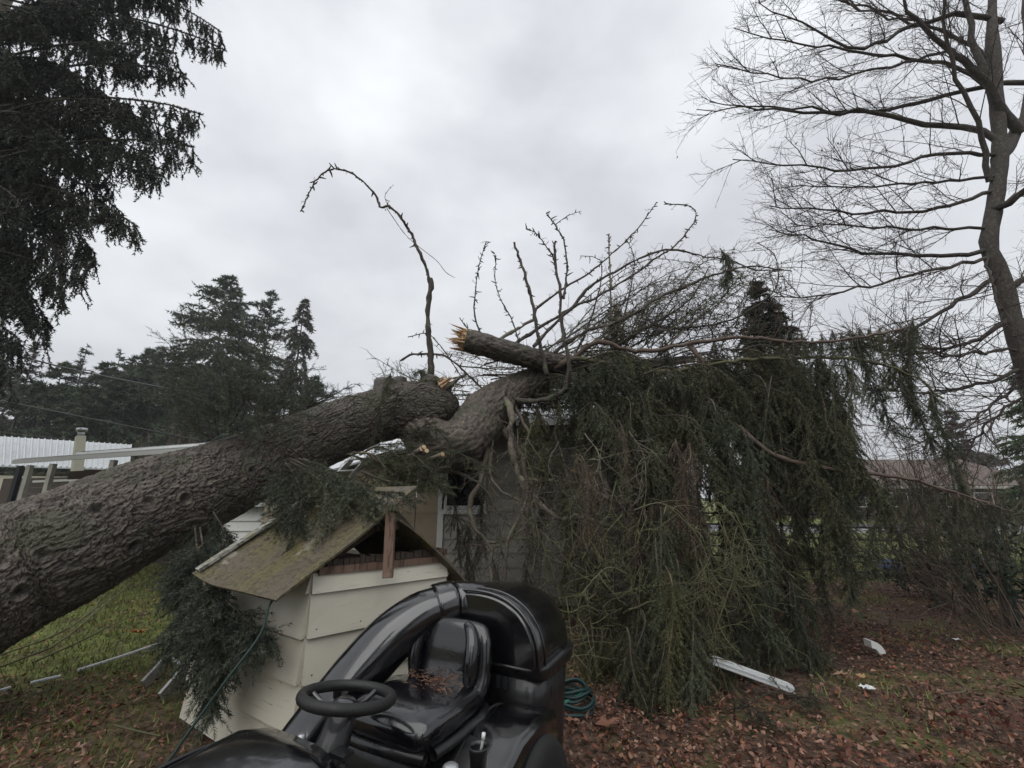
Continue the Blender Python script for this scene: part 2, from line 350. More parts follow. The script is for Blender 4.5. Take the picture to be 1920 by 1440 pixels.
# ---------------------------------------------------------------- leaf litter and grass
def litter():
    N = 135000
    def blocked(x, y):
        return (x > -1.3) & (x < 2.9) & (y > 6.75) | (np.abs(y-22.5) < 2.8)
    u = rng.random(N); y = 2.6+8.0*u**1.1; x = (rng.random(N)*2-1)*(1.45*y+.5)
    # density: thick on the right and close by, thin on the lawn
    dn = np.where(x > -1.6, .95, np.where(y < 4.3, .85, .30))
    dn *= .6+.5*np.sin(1.9*x+.7*y)*np.sin(1.3*y-.8*x+1)
    k = (rng.random(N) < dn) & ~blocked(x, y); x, y = x[k], y[k]; N = len(x)
    z = gz(x, y)+rng.random(N)*.025
    sz = .011+.023*rng.random(N)**2.2; yaw = rng.random(N)*6.283
    U = np.stack([np.cos(yaw), np.sin(yaw), rng.normal(size=N)*.35], -1); U = nrm(U)
    Wd = np.stack([-np.sin(yaw), np.cos(yaw), rng.normal(size=N)*.45], -1); Wd = nrm(Wd); Nn = nrm(np.cross(U, Wd))
    cu = (rng.random(N)*.7)[:, None]
    P = np.stack([x, y, z], -1); s = sz[:, None]
    k1 = .35+.4*rng.random((N, 1)); k2 = .35+.4*rng.random((N, 1)); pts = [P-U*s*.1, P+Wd*s*k1+U*s*(.3+.5*rng.random((N, 1)))+Nn*s*cu, P+U*s*(1.3+.6*rng.random((N, 1)))+Nn*s*cu*rng.normal(size=(N, 1)), P-Wd*s*k2+U*s*(.3+.6*rng.random((N, 1)))+Nn*s*cu*rng.random((N, 1)), P+U*s*.7]
    V = np.stack(pts, 1).reshape(-1, 3)
    f = np.array([[0,4,1],[1,4,2],[2,4,3],[3,4,0]]); Fc = (f[None]+(np.arange(N)*5)[:, None, None]).reshape(-1, 3)
    pal = 1.0*np.array([1.25,.88,.80])*np.array([[.085,.05,.033],[.06,.035,.025],[.125,.08,.055],[.17,.125,.09],[.04,.027,.02],[.145,.078,.042],[.20,.165,.125],[.10,.052,.038]])
    c = pal[rng.integers(0, len(pal), N)]*(.7+.5*rng.random((N, 1)))
    lf = (x < -1.6) & (y > 4.2); c[lf] = c[lf]*np.array([1.25, 1.35, 1.1])
    mb = MB(); mb.add(V, Fc, np.repeat(c, 5, axis=0)); stuff(tag(mb.build('leaf_litter', m_litter), 'brown fallen leaves covering the yard', 'leaves'))
    # grass
    N = 90000
    u = rng.random(N); y = 2.6+9*u; x = (rng.random(N)*2-1)*(1.4*y+.5)
    pn = .5+.5*np.sin(2.3*x+1.1*y)*np.cos(1.7*y-1.2*x); cl = np.sin(7*x+3*y)*np.sin(6*y-2*x)
    dn = np.where(x < -1.7, np.where(y > 4.3, .9, .25+.5*(cl > .3)), np.where(y > 8.5, .8, .4*(pn > .72)))
    k = (rng.random(N) < dn) & ~blocked(x, y); x, y = x[k], y[k]; N = len(x)
    h = .025+.035*rng.random(N); P = np.stack([x, y, gz(x, y)-.01], -1); yaw = rng.random(N)*6.283
    sd = np.stack([np.cos(yaw), np.sin(yaw), 0*yaw], -1)*.0035*(1+y/6)[:, None]; tip = rng.normal(size=(N, 3))*.022; tip[:, 2] = h+.012
    V = np.stack([P-sd, P+sd, P+tip], 1).reshape(-1, 3)
    c = np.array([.13,.16,.045])*(.55+.75*rng.random((N, 1)))+np.array([.05,.03,.0])*rng.random((N, 1))**3
    mb = MB(); mb.add(V, np.arange(3*N).reshape(-1, 3), np.repeat(c, 3, axis=0)); stuff(tag(mb.build('grass', m_litter), 'short patchy lawn grass among the fallen leaves', 'grass'))
litter()

# ---------------------------------------------------------------- generic plants
def vary(cols):
    k = rng.uniform(.55, 1.75); w = rng.random(); m = np.array([1+.25*w, 1+.05*w, 1-.15*w])*k
    return (np.array(cols[0])*m, np.array(cols[1])*m)
def bough(parent, pts, r0, n2=16, l2=.5, hang=.8, g2=1.5, n3=5, l3=.2, dens=260, nl=.028, nw=.0045, mat=None, cols=((.018,.027,.018),(.042,.058,.036)),
          name='branch', t0=.12, side=.8, ndmain=True, n4=0, bare=0.0, smn=22, r2=.0045, ang=.8):
    cols = vary(cols); P = smooth(pts, smn)[None]; n = P.shape[1]
    mb = MB(); mb.tubes(P, np.linspace(r0, r0*.25, n), 6)
    Lm = np.linalg.norm(np.diff(P[0], axis=0), axis=1).sum()
    p, t, tt = kids(P, n2, t0, 1.0); q = randv(len(p)); q[:, 2] *= .3
    d = t*.55+q*side; d[:, 2] -= hang
    L = l2*(.55+.7*rng.random(len(p)))*(1-.45*tt)
    B = grow(p, d, L, 7, g2, .16); mb.tubes(B, np.linspace(r2, r2*.35, 7), 3)
    p, t, tt = kids(B, n3, .1, .95); q = randv(len(p))
    d = t*.75+q*.65; d[:, 2] -= hang*.2
    C = grow(p, d, l3*(.5+.8*rng.random(len(p))), 5, g2, .15); mb.tubes(C, np.linspace(r2*.45, r2*.25, 5), 3)
    br = mb.build(name, mat or m_limb, parent, True)
    if dens > 0:
        nb = MB()
        kB, kC = B, C
        if bare > 0: kB = B[rng.random(len(B)) > bare]; kC = C[rng.random(len(C)) > bare]
        needles(nb, kC, dens, nl, nw, ang, cols); needles(nb, kB, dens*.9, nl, nw, ang, cols)
        if ndmain: needles(nb, P[:, n//5:], dens*2, nl, nw, ang, cols)
        stuff(nb.build('needles', m_leaf, br))
    return br
def dead(parent, pts, r0, r1=.006, nub=30, tw=0, twl=.25, mat=None, name='branch', sub=3, lump=1.0):
    nub = int(nub*1.2)
    P = smooth(pts, max(14, len(pts)*4))[None]; n = P.shape[1]; jit = rng.normal(size=P.shape)*r0*.22; jit[:, 0] = 0; P = P+jit
    rr = np.linspace(r0, r1, n)*(1+.14*rng.normal(size=n)); rr = np.clip(rr, r1*.6, None)
    mb = MB(); mb.tubes(P, rr, 8 if r0 > .02 else 5)
    p, t, tt = kids(P, nub, .04, 1); q = randv(len(p)); B = grow(p, q+.3*t, .015+.11*rng.random(len(p))**3, 3, 0, .3)
    mb.tubes(B, np.array([.008, .0075, .003])*lump, 4)
    if tw:
        p, t, tt = kids(P, tw, .15, 1); q = randv(len(p)); d = t*.6+q*.8; d[:, 2] += .15
        B = grow(p, d, twl*(.4+.9*rng.random(len(p))), 7, 1.0, .22); mb.tubes(B, np.linspace(.005, .002, 7), 3)
        p, t, tt = kids(B, sub, .2, 1); C = grow(p, t*.6+randv(len(p)), twl*.4*(.3+rng.random(len(p))), 4, 1., .25); mb.tubes(C, np.linspace(.0028, .0016, 4), 3)
    return mb.build(name, mat or m_dead, parent, True)

def bark_mesh(cl, rad, nlen, nc, knots=(), amp=1.0, torn=False):
    """trunk with real bark relief; knots = list of world points near the surface"""
    P = smooth(cl, nlen); rd = smooth(np.c_[np.asarray(rad, float), np.zeros(len(rad)), np.zeros(len(rad))], nlen)[:, 0]
    # resample radius by index of centreline control points
    cum = np.r_[0, np.cumsum(np.linalg.norm(np.diff(np.asarray(cl), axis=0), axis=1))]
    S_ = np.linspace(0, cum[-1], nlen); rd = np.interp(S_, cum, rad)
    T = nrm(np.gradient(P, axis=0)); ref = np.array([0, 0, 1.]); U = nrm(np.cross(T, ref)); Vv = np.cross(U, T)
    a = np.arange(nc)*2*math.pi/nc
    N3 = U[:, None]*np.cos(a)[None, :, None]+Vv[:, None]*np.sin(a)[None, :, None]
    base = P[:, None]+N3*rd[:, None, None]
    kn = [np.asarray(k) for k in knots]; kc = []
    for k in kn:
        # snap to the surface
        f = base.reshape(-1, 3); kc.append(f[np.argmin(((f-k)**2).sum(1))])
    H = np.zeros((nlen, nc)); CO = np.zeros((nlen, nc, 3))
    for i in range(nlen):
        s = S_[i]; r = rd[i]
        for j in range(nc):
            x = base[i, j]
            w = mnoise.noise_vector((x[0]*6, x[1]*6, x[2]*6))
            ca, sa = math.cos(a[j]), math.sin(a[j])
            q = Vector((s*13.5+w[0]*1.6, ca*r*30+w[1]*1.6, sa*r*30+w[2]*1.6))
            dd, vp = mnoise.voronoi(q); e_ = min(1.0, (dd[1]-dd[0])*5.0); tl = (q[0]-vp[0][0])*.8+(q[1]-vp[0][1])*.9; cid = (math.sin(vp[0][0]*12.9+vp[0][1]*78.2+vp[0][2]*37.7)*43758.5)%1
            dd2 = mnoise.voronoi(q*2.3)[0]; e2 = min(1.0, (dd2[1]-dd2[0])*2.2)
            lo = mnoise.noise((x[0]*2.2, x[1]*2.2, x[2]*2.2))
            tilt = mnoise.noise(q*.9)
            big = mnoise.noise((s*3.2, ca*r*9, sa*r*9)); h = .012*(e_-.7)+.022*(1-min(1, abs(big)*7))*-1+.008*(min(1, e2*2)-.5)+.028*lo+.012*tilt+.016*cid+.012*tl
            kk = 0
            for c_ in kc:
                d2 = (x[0]-c_[0])**2+(x[1]-c_[1])**2+(x[2]-c_[2])**2
                if d2 < .04:
                    dk = math.sqrt(d2)+.012*w[0]
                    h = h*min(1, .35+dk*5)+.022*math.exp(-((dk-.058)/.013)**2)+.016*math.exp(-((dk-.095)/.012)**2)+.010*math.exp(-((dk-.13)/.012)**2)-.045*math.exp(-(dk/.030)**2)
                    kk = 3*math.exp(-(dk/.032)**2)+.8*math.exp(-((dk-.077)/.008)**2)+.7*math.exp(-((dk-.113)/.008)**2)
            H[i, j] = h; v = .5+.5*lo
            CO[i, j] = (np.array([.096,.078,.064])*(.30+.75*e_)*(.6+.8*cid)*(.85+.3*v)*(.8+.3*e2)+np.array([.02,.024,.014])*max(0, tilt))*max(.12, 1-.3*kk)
    X = base+N3*(H*amp)[..., None]
    if torn:
        for ii, k in ((nlen-1, 1), (nlen-2, .6), (nlen-3, .3)):
            X[ii] += T[ii][None]*(rng.normal(size=(nc, 1))*.06*k)
    return X, CO, P, T, rd

# ================================================================ THE FALLEN TREE
ft = thing('fallen_spruce', 'huge fallen spruce trunk lying across the yard onto the shed roof, with drooping needled branches', 'fallen tree', tuple(atz(-250, 1500)))
cl = A((-420, 1290, 2.75), (-200, 1175, 3.15), (0, 1078, 3.6), (133, 1024, 3.9), (267, 957, 4.3), (400, 907, 4.9), (500, 864, 5.4), (620, 812, 5.9), (700, 783, 6.2), (770, 767, 6.3), (825, 772, 6.35), (850, 785, 6.4))
rad = [.56, .54, .515, .49, .47, .45, .42, .41, .385, .41, .36, .16]
kn = A((283, 937, 3.9), (345, 935, 4.2), (182, 957, 3.7), (455, 888, 4.9), (85, 1035, 3.3), (70, 1112, 3.3), (255, 1025, 3.9), (8, 1045, 3.2), (290, 905, 4.2))
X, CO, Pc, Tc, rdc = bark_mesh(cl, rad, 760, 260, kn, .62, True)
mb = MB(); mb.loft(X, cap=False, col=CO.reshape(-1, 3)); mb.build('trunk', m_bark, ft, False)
# jagged snapped end
mb = MB(); e0 = Pc[-1]; T0 = Tc[-1]
def torn(mb, c, T, r, n=110, L=.16):
    U = nrm(np.cross(T, [0, 0, 1.])[None])[0]; V_ = np.cross(U, T)
    for _ in range(n):
        a, q = rng.random()*6.283, r*math.sqrt(rng.random())*.92
        p = c+U*math.cos(a)*q+V_*math.sin(a)*q-T*.12; l = L*(.15+1.9*rng.random()**2.5)*(.5+.8*q/r)+.12+.05*math.sin(3*a+1)
        d = nrm((T+.10*rng.normal(size=3))[None])[0]; s1 = nrm(np.cross(d, rng.normal(size=3))[None])[0]; s2 = np.cross(d, s1)
        w = .013+.06*rng.random()**1.5*r/.25; w2 = w*(.2+.4*rng.random())
        b = [p-s1*w-s2*w2, p+s1*w-s2*w2, p+s1*w+s2*w2, p-s1*w+s2*w2]; k = .25*rng.random()+.05
        t = [p+d*l*(.8+.3*rng.random())+x*k for x in (-s1*w-s2*w2, s1*w-s2*w2, s1*w+s2*w2, -s1*w+s2*w2)]
        mb.hexa(np.array(b), np.array(t))
pass
cl2 = A((758, 778, 6.35), (795, 812, 6.25), (828, 836, 6.12), (862, 832, 6.05), (890, 806, 6.1), (912, 772, 6.2), (950, 742, 6.35), (1000, 716, 6.5), (1060, 700, 6.6), (1150, 690, 6.7))
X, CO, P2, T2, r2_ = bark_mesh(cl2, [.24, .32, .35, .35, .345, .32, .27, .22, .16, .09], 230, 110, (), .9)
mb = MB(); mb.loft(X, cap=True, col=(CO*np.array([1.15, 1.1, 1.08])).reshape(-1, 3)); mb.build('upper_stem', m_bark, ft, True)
# limb stubs
def stub(parent, p0, p1, r, cut=True, mat=None):
    mb = MB(); P = smooth([p0, (p0+p1)/2+.02*rng.normal(size=3), p1], 8); mb.tubes(P, r*np.array([1.35,1.15,1.05,1,1,1.02,1,1]), 14, cap=True)
    s = mb.build('limb_stub', mat or m_bark, parent, True)
    return s
for p0, p1, r in [((722, 760, 6.1), (722, 712, 6.1), .17), ((748, 745, 6.3), (752, 708, 6.3), .10), ((800, 740, 6.3), (808, 706, 6.3), .16), ((828, 745, 6.3), (836, 716, 6.25), .12)]:
    a, b = at(*p0), at(*p1); mb = MB(); P = smooth([a, (a+b)/2, b], 9)
    mb.tubes(P, r*np.linspace(1.15, .9, 9), 14, cap=True, col=(.09, .08, .07)); mb.build('limb_stub', m_bark, ft, True)
mb = MB(); torn(mb, at(838, 716, 6.2), nrm((at(852, 706, 6.2)-at(836, 716, 6.2))[None])[0], .10, 30, .06); mb.build('torn_wood', m_tornwood, ft)

# tall arching limb
dead(ft, A((808, 722, 6.25), (806, 650, 6.2), (802, 600, 6.15), (806, 540, 6.1), (805, 521, 6.1)), .045, .034, 16, mat=m_dead)
dead(ft, A((805, 530, 6.1), (798, 500, 6.05), (785, 470, 6.0), (772, 440, 6.0), (745, 400, 5.9), (726, 386, 5.9), (713, 389, 5.9), (705, 368, 5.9), (690, 350, 5.85), (665, 328, 5.8), (640, 318, 5.8), (620, 318, 5.8), (600, 330, 5.8), (585, 350, 5.8), (575, 375, 5.8), (563, 397, 5.8)), .026, .007, 90, 14, .08, lump=1.9)
dead(ft, A((725, 390, 5.9), (737, 408, 5.9), (762, 442, 5.85), (790, 466, 5.8), (820, 490, 5.8), (835, 510, 5.8), (853, 521, 5.8)), .006, .004, 0)
dead(ft, A((728, 388, 5.9), (722, 366, 5.9), (738, 346, 5.9)), .006, .003, 4)
for pts, r in [([(712, 689-0, 6.2)], 0)]: pass
D = lambda pts, r0, r1=.007, nub=40, tw=6, mat=None, twl=.25, parent=None, **k: dead(parent or top, A(*pts), r0, r1, nub, tw, twl, mat, **k)

# ---------------------------------------------------------------- broken top section
top = thing('broken_spruce_top', 'snapped spruce top with torn orange end lying on the shed roof, limbs fanned right', 'fallen tree top', tuple(at(870, 650, 6.3)))
cl3 = A((872, 638, 5.95), (905, 646, 6.0), (960, 662, 6.1), (1010, 674, 6.2), (1060, 682, 6.3), (1120, 688, 6.4), (1200, 686, 6.6), (1300, 672, 6.9))
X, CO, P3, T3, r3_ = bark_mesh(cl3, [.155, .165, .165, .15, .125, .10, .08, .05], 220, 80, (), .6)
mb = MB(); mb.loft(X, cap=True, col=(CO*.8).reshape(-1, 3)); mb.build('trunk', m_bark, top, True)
mb = MB(); torn(mb, P3[0], -T3[0], .15, 170, .12); mb.build('torn_wood', m_tornwood, top)

# hanging thick limbs (left part, in front of the shed wall)
FT = dict(parent=ft)
D([(943, 748, 6.05), (953, 760, 6.0), (960, 780, 5.95), (957, 833, 5.9), (968, 880, 5.85), (987, 913, 5.8), (1020, 953, 5.75), (1053, 973, 5.7), (1087, 967, 5.6), (1130, 985, 5.5), (1170, 1000, 5.4)], .056, .02, 30, 14, m_limb, .5, ft)
D([(930, 765, 6.2), (950, 813, 6.1), (980, 860, 6.0), (990, 897, 6.0), (1037, 902, 5.9), (1087, 902, 5.8), (1113, 893, 5.7), (1140, 870, 5.7)], .045, .015, 30, 10, m_limb, .4, ft)
D([(965, 760, 6.2), (993, 813, 6.1), (1027, 847, 6.0), (1033, 887, 6.0), (1040, 930, 5.9), (1030, 960, 5.9)], .032, .012, 20, 8, m_limb, .4, ft)
D([(930, 780, 6.1), (910, 863, 6.0), (900, 907, 5.9), (880, 940, 5.9), (890, 990, 5.8), (917, 1017, 5.8), (920, 1060, 5.7), (922, 1110, 5.6)], .048, .02, 30, 12, m_limb, .4, ft)
D([(937, 790, 6.0), (920, 847, 6.0), (920, 890, 5.9), (940, 920, 5.8), (973, 937, 5.8), (1003, 940, 5.8)], .026, .012, 20, 8, m_limb, .35, ft)
D([(990, 930, 5.7), (973, 973, 5.65), (953, 1010, 5.6), (947, 1060, 5.55), (945, 1120, 5.5)], .03, .018, 20, 8, m_limb, .35, ft)
D([(790, 887, 6.2), (820, 883, 6.1), (860, 887, 6.0), (887, 900, 5.9), (910, 918, 5.85), (935, 960, 5.8), (970, 1000, 5.7)], .026, .012, 16, 10, m_dead, .4, ft)
D([(917, 1017, 5.8), (950, 1012, 5.7), (985, 990, 5.6)], .022, .014, 10, 6, m_limb, .3, ft)
D([(943, 743, 6.2), (987, 752, 6.1), (1030, 747, 6.0), (1060, 727, 5.9), (1067, 680, 5.8), (1057, 630, 5.8), (1053, 580, 5.8), (1050, 538, 5.8), (1041, 499, 5.8), (1041, 451, 5.8)], .045, .016, 80, 14, m_dead, .12, ft, lump=1.5)
D([(1057, 560, 5.8), (1062, 520, 5.8), (1063, 493, 5.8), (1057, 451, 5.8), (1040, 422, 5.8), (1024, 400, 5.8)], .018, .008, 50, 10, None, .1, ft, lump=1.5)
D([(1040, 422, 5.8), (1066, 404, 5.8), (1090, 396, 5.8)], .007, .004, 8, 2, None, .06, ft)
D([(1043, 505, 5.8), (1036, 480, 5.8), (1024, 462, 5.8), (1005, 437, 5.8), (988, 430, 5.8)], .012, .006, 30, 6, None, .08, ft, lump=1.4)
D([(1025, 700, 5.9), (1014, 653, 5.85), (1007, 613, 5.8), (998, 570, 5.8), (988, 528, 5.8), (975, 490, 5.8), (964, 455, 5.8)], .036, .016, 50, 9, None, .12, ft, lump=1.4)
D([(750, 677, 6.2), (770, 666, 6.2), (800, 664, 6.2), (832, 667, 6.2), (855, 682, 6.2), (880, 705, 6.2), (905, 730, 6.3)], .02, .012, 40, 10, None, .15, ft, lump=1.4)
D([(765, 632, 6.2), (800, 625, 6.2), (818, 640, 6.2), (840, 668, 6.2), (870, 715, 6.2)], .008, .008, 20, 6, None, .12, ft)
D([(825, 735, 6.2), (848, 718, 6.15), (872, 702, 6.1)], .05, .018, 10, 4, m_limb, .15, ft)

# dead limbs fanning out above the roof
D([(985, 690, 6.2), (1000, 600, 6.3), (1005, 580, 6.3), (1053, 543, 6.3), (1105, 512, 6.3), (1148, 475, 6.3), (1190, 435, 6.3), (1216, 401, 6.3), (1231, 380, 6.3)][1:], .022, .007, 70, 8, None, .14, lump=1.3)
D([(930, 640, 6.1), (960, 622, 6.2), (1000, 600, 6.3)], .03, .022, 10, 2, m_limb)
D([(960, 650, 6.2), (1000, 621, 6.3), (1053, 591, 6.4), (1079, 570, 6.4), (1105, 538, 6.4), (1158, 507, 6.4), (1198, 485, 6.4), (1237, 471, 6.4), (1277, 470, 6.4), (1317, 481, 6.4), (1369, 488, 6.4), (1409, 505, 6.4), (1448, 508, 6.4), (1485, 507, 6.4)], .03, .008, 110, 16, None, .16, lump=1.3)
D([(1000, 650, 6.1), (1066, 583, 6.1), (1119, 557, 6.1), (1185, 517, 6.1), (1229, 485, 6.1), (1264, 462, 6.1), (1290, 433, 6.1), (1303, 414, 6.1), (1301, 393, 6.1), (1280, 384, 6.1), (1248, 381, 6.1)], .026, .007, 110, 12, None, .13, lump=1.4)
D([(1030, 668, 6.2), (1095, 623, 6.2), (1158, 604, 6.2), (1211, 575, 6.1), (1237, 557, 6.1), (1277, 541, 6.1), (1317, 522, 6.0), (1369, 507, 6.0), (1410, 499, 6.0), (1470, 505, 6.0)], .034, .01, 70, 18, m_dead, .25, lump=1.2)
D([(1100, 690, 6.3), (1158, 646, 6.3), (1224, 607, 6.3), (1285, 570, 6.3), (1311, 536, 6.3), (1330, 500, 6.3)], .022, .008, 30, 12, None, .3)
D([(1130, 670, 6.4), (1216, 612, 6.5), (1264, 617, 6.5), (1343, 607, 6.5), (1396, 588, 6.5), (1446, 551, 6.5), (1459, 528, 6.5), (1458, 499, 6.5), (1448, 472, 6.5), (1420, 455, 6.5)], .024, .006, 60, 16, None, .3)
D([(1148, 600, 6.3), (1145, 565, 6.3), (1144, 512, 6.3), (1142, 475, 6.3), (1142, 438, 6.3)], .014, .01, 70, 8, m_limb, .1, lump=1.6)
D([(1165, 640, 6.4), (1171, 591, 6.4), (1185, 528, 6.4), (1188, 480, 6.4), (1175, 450, 6.4)], .014, .006, 40, 14, None, .2)
D([(1080, 660, 6.3), (1100, 620, 6.3), (1125, 538, 6.3), (1127, 493, 6.3), (1115, 482, 6.3), (1088, 480, 6.3)], .02, .005, 40, 8, None, .14)
D([(905, 635, 6.2), (890, 590, 6.2), (892, 540, 6.2), (900, 490, 6.2), (912, 452, 6.2)], .014, .005, 50, 7, None, .1, lump=1.2)
D([(975, 650, 6.2), (960, 600, 6.2), (938, 560, 6.2), (928, 520, 6.2), (930, 480, 6.2), (920, 470, 6.2)], .012, .005, 50, 7, None, .1, lump=1.2)
D([(900, 640, 6.1), (880, 620, 6.1), (862, 597, 6.1)], .012, .006, 16, 3, None, .08)
D([(1040, 690, 6.2), (1075, 672, 6.1), (1119, 641, 6.0), (1169, 654, 5.9), (1224, 658, 5.8), (1282, 646, 5.6), (1317, 640, 5.5), (1396, 633, 5.3), (1501, 641, 5.1), (1600, 635, 5.0), (1700, 616, 5.0)], .042, .014, 60, 16, m_red, .3)
D([(1040, 684, 6.2), (1077, 673, 6.1), (1132, 681, 6.0), (1211, 694, 5.8), (1272, 695, 5.7), (1343, 683, 5.5), (1422, 673, 5.4), (1475, 673, 5.2), (1600, 672, 5.0), (1700, 700, 4.9), (1770, 750, 4.8)], .04, .012, 60, 14, m_lich, .3)
D([(1293, 646, 5.6), (1314, 675, 5.5), (1325, 707, 5.5), (1330, 760, 5.4)], .034, .02, 6, 4, m_red, .3)
D([(1250, 694, 5.6), (1277, 731, 5.5), (1283, 790, 5.4), (1285, 850, 5.3), (1265, 930, 5.2), (1270, 1000, 5.1)], .034, .018, 12, 8, m_red, .4)
D([(1075, 700, 6.0), (1100, 760, 5.9), (1120, 830, 5.8), (1132, 880, 5.7), (1140, 935, 5.6)], .05, .035, 16, 10, m_limb, .4)
D([(1385, 800, 5.2), (1440, 845, 5.0), (1500, 868, 4.9), (1600, 885, 4.8), (1700, 898, 4.7), (1800, 925, 4.6), (1900, 960, 4.5)], .03, .008, 20, 12, m_red, .35)
for i in range(26):       # tangle of thinner limbs over the roof
    x0 = rng.uniform(880, 1250); y0 = rng.uniform(680, 745); ln = rng.uniform(120, 330); dy = rng.uniform(-90, 55); Y = rng.uniform(6.2, 7.2)
    D([(x0, y0, Y), (x0+ln*.35, y0+dy*.3-10, Y), (x0+ln*.7, y0+dy*.7-14*rng.random(), Y-.2), (x0+ln, y0+dy, Y-.3)], rng.uniform(.009, .02), .004, 20, 16, rng.choice([m_dead, m_limb, m_twig]), .3)
for i in range(34):       # fine limbs fanning to the right above the break
    x0 = rng.uniform(1000, 1260); y0 = rng.uniform(625, 690); Y = rng.uniform(6.1, 6.9); ln = rng.uniform(110, 330); up = rng.uniform(15, 170)
    D([(x0, y0, Y), (x0+ln*.3, y0-up*.5, Y), (x0+ln*.65, y0-up*.95, Y-.1), (x0+ln, y0-up*rng.uniform(.75, 1.1), Y-.2)], rng.uniform(.008, .014), .003, 26, 26, [m_dead, m_limb, m_lich][i % 3], .3, name='twig', sub=4)
for i in range(40):       # fine upright sprays against the sky
    x0 = rng.uniform(1090, 1480); y0 = rng.uniform(610, 670); Y = rng.uniform(6.3, 7.0)
    D([(x0, y0, Y), (x0+rng.uniform(-10, 50), y0-rng.uniform(30, 60), Y), (x0+rng.uniform(0, 90), y0-rng.uniform(60, 130), Y)], .008, .003, 12, 14, m_twig, .28)
# thin bare drooping twigs hanging before the wall (several per limb)
for i in range(44):
    x0 = rng.uniform(900, 1180); y0 = rng.uniform(780, 1010); Y = rng.uniform(4.7, 6.3); ln = rng.uniform(90, 260)
    m = [m_twig, m_lich, m_dead, m_limb][rng.integers(0, 4)]
    D([(x0, y0, Y), (x0+rng.uniform(-20, 30), y0+ln*.4, Y-.1), (x0+rng.uniform(-40, 60), y0+ln, Y-.2)], .008, .003, 6, 16, m, .40, ft if x0 < 1080 else top, name='twig', sub=4)
for i in range(9):       # lichen covered arching twigs, centre right
    x0 = rng.uniform(1080, 1330); y0 = rng.uniform(940, 1160); Y = rng.uniform(4.0, 4.9); sgn = rng.choice([-1, 1]); ln = rng.uniform(60, 200)
    D([(x0, y0, Y), (x0+sgn*ln*.35, y0-rng.uniform(0, 25), Y-.1), (x0+sgn*ln*.8, y0+ln*.4, Y-.2), (x0+sgn*ln*.9, y0+ln, Y-.2)], .008, .003, 8, 14, m_lich, .3, name='twig')

# ---- hanging needled boughs
GREEN = ((.019,.026,.015), (.068,.083,.048)); OLIVE = ((.026,.03,.013), (.07,.076,.034)); BLUE = ((.030,.041,.030), (.070,.088,.062))
def hangb(x0, y0, Y0, x1, y1, Y1, r=.009, n2=16, l2=.42, cols=GREEN, dens=300, parent=None, mat=None, bow=18, **k):
    xm = (x0+x1)/2+rng.uniform(-bow, bow)
    hk = k.pop('hook', 55)*rng.uniform(-.5, 1.3)
    pts = A((x0-hk, y0-rng.uniform(-30, 30), Y0+.4), (x0-hk*.4, y0-rng.uniform(-4, 14), Y0+.15), (x0, y0+14, Y0), (x0*.6+xm*.4+rng.uniform(-bow, bow)*.5, y0*.65+y1*.35, Y0*.6+Y1*.4), (xm*.5+x1*.5, y0*.3+y1*.7, Y0*.25+Y1*.75), (x1, y1, Y1))
    return bough(parent or top, pts, r, n2, l2, .9, 2.0, 6, .2, dens, mat=mat or m_twig, cols=cols, side=.55, **k)
prof = np.array([[1080, 850], [1130, 960], [1180, 1080], [1240, 1150], [1300, 1180], [1360, 1200], [1400, 1180], [1450, 1130], [1500, 1060], [1540, 960], [1600, 920], [1660, 900], [1720, 880], [1770, 860]])
for i in range(42):      # far layer
    x0 = 1075+i*11.6+rng.uniform(-14, 14); y1 = np.interp(x0, prof[:, 0], prof[:, 1])*rng.uniform(.78, 1.03)
    Y = rng.uniform(5.6, 6.4); hangb(x0, rng.uniform(690, 800), Y, x0+rng.uniform(0, 90), y1, Y-.3, n2=34, l2=.40, dens=240, nw=.007, nl=.034, t0=.02, hook=90, bow=35)
for i in range(19):      # middle layer
    x0 = 1140+i*22+rng.uniform(-14, 14); y1 = np.interp(x0, prof[:, 0], prof[:, 1])*rng.uniform(.82, 1.08)
    Y = rng.uniform(4.7, 5.4); hangb(x0, rng.uniform(710, 880), Y, x0+rng.uniform(10, 120), min(y1, 1210), Y-.4, n2=34, l2=.34, dens=280, nw=.006, nl=.031, t0=.02, hook=80, bow=40)
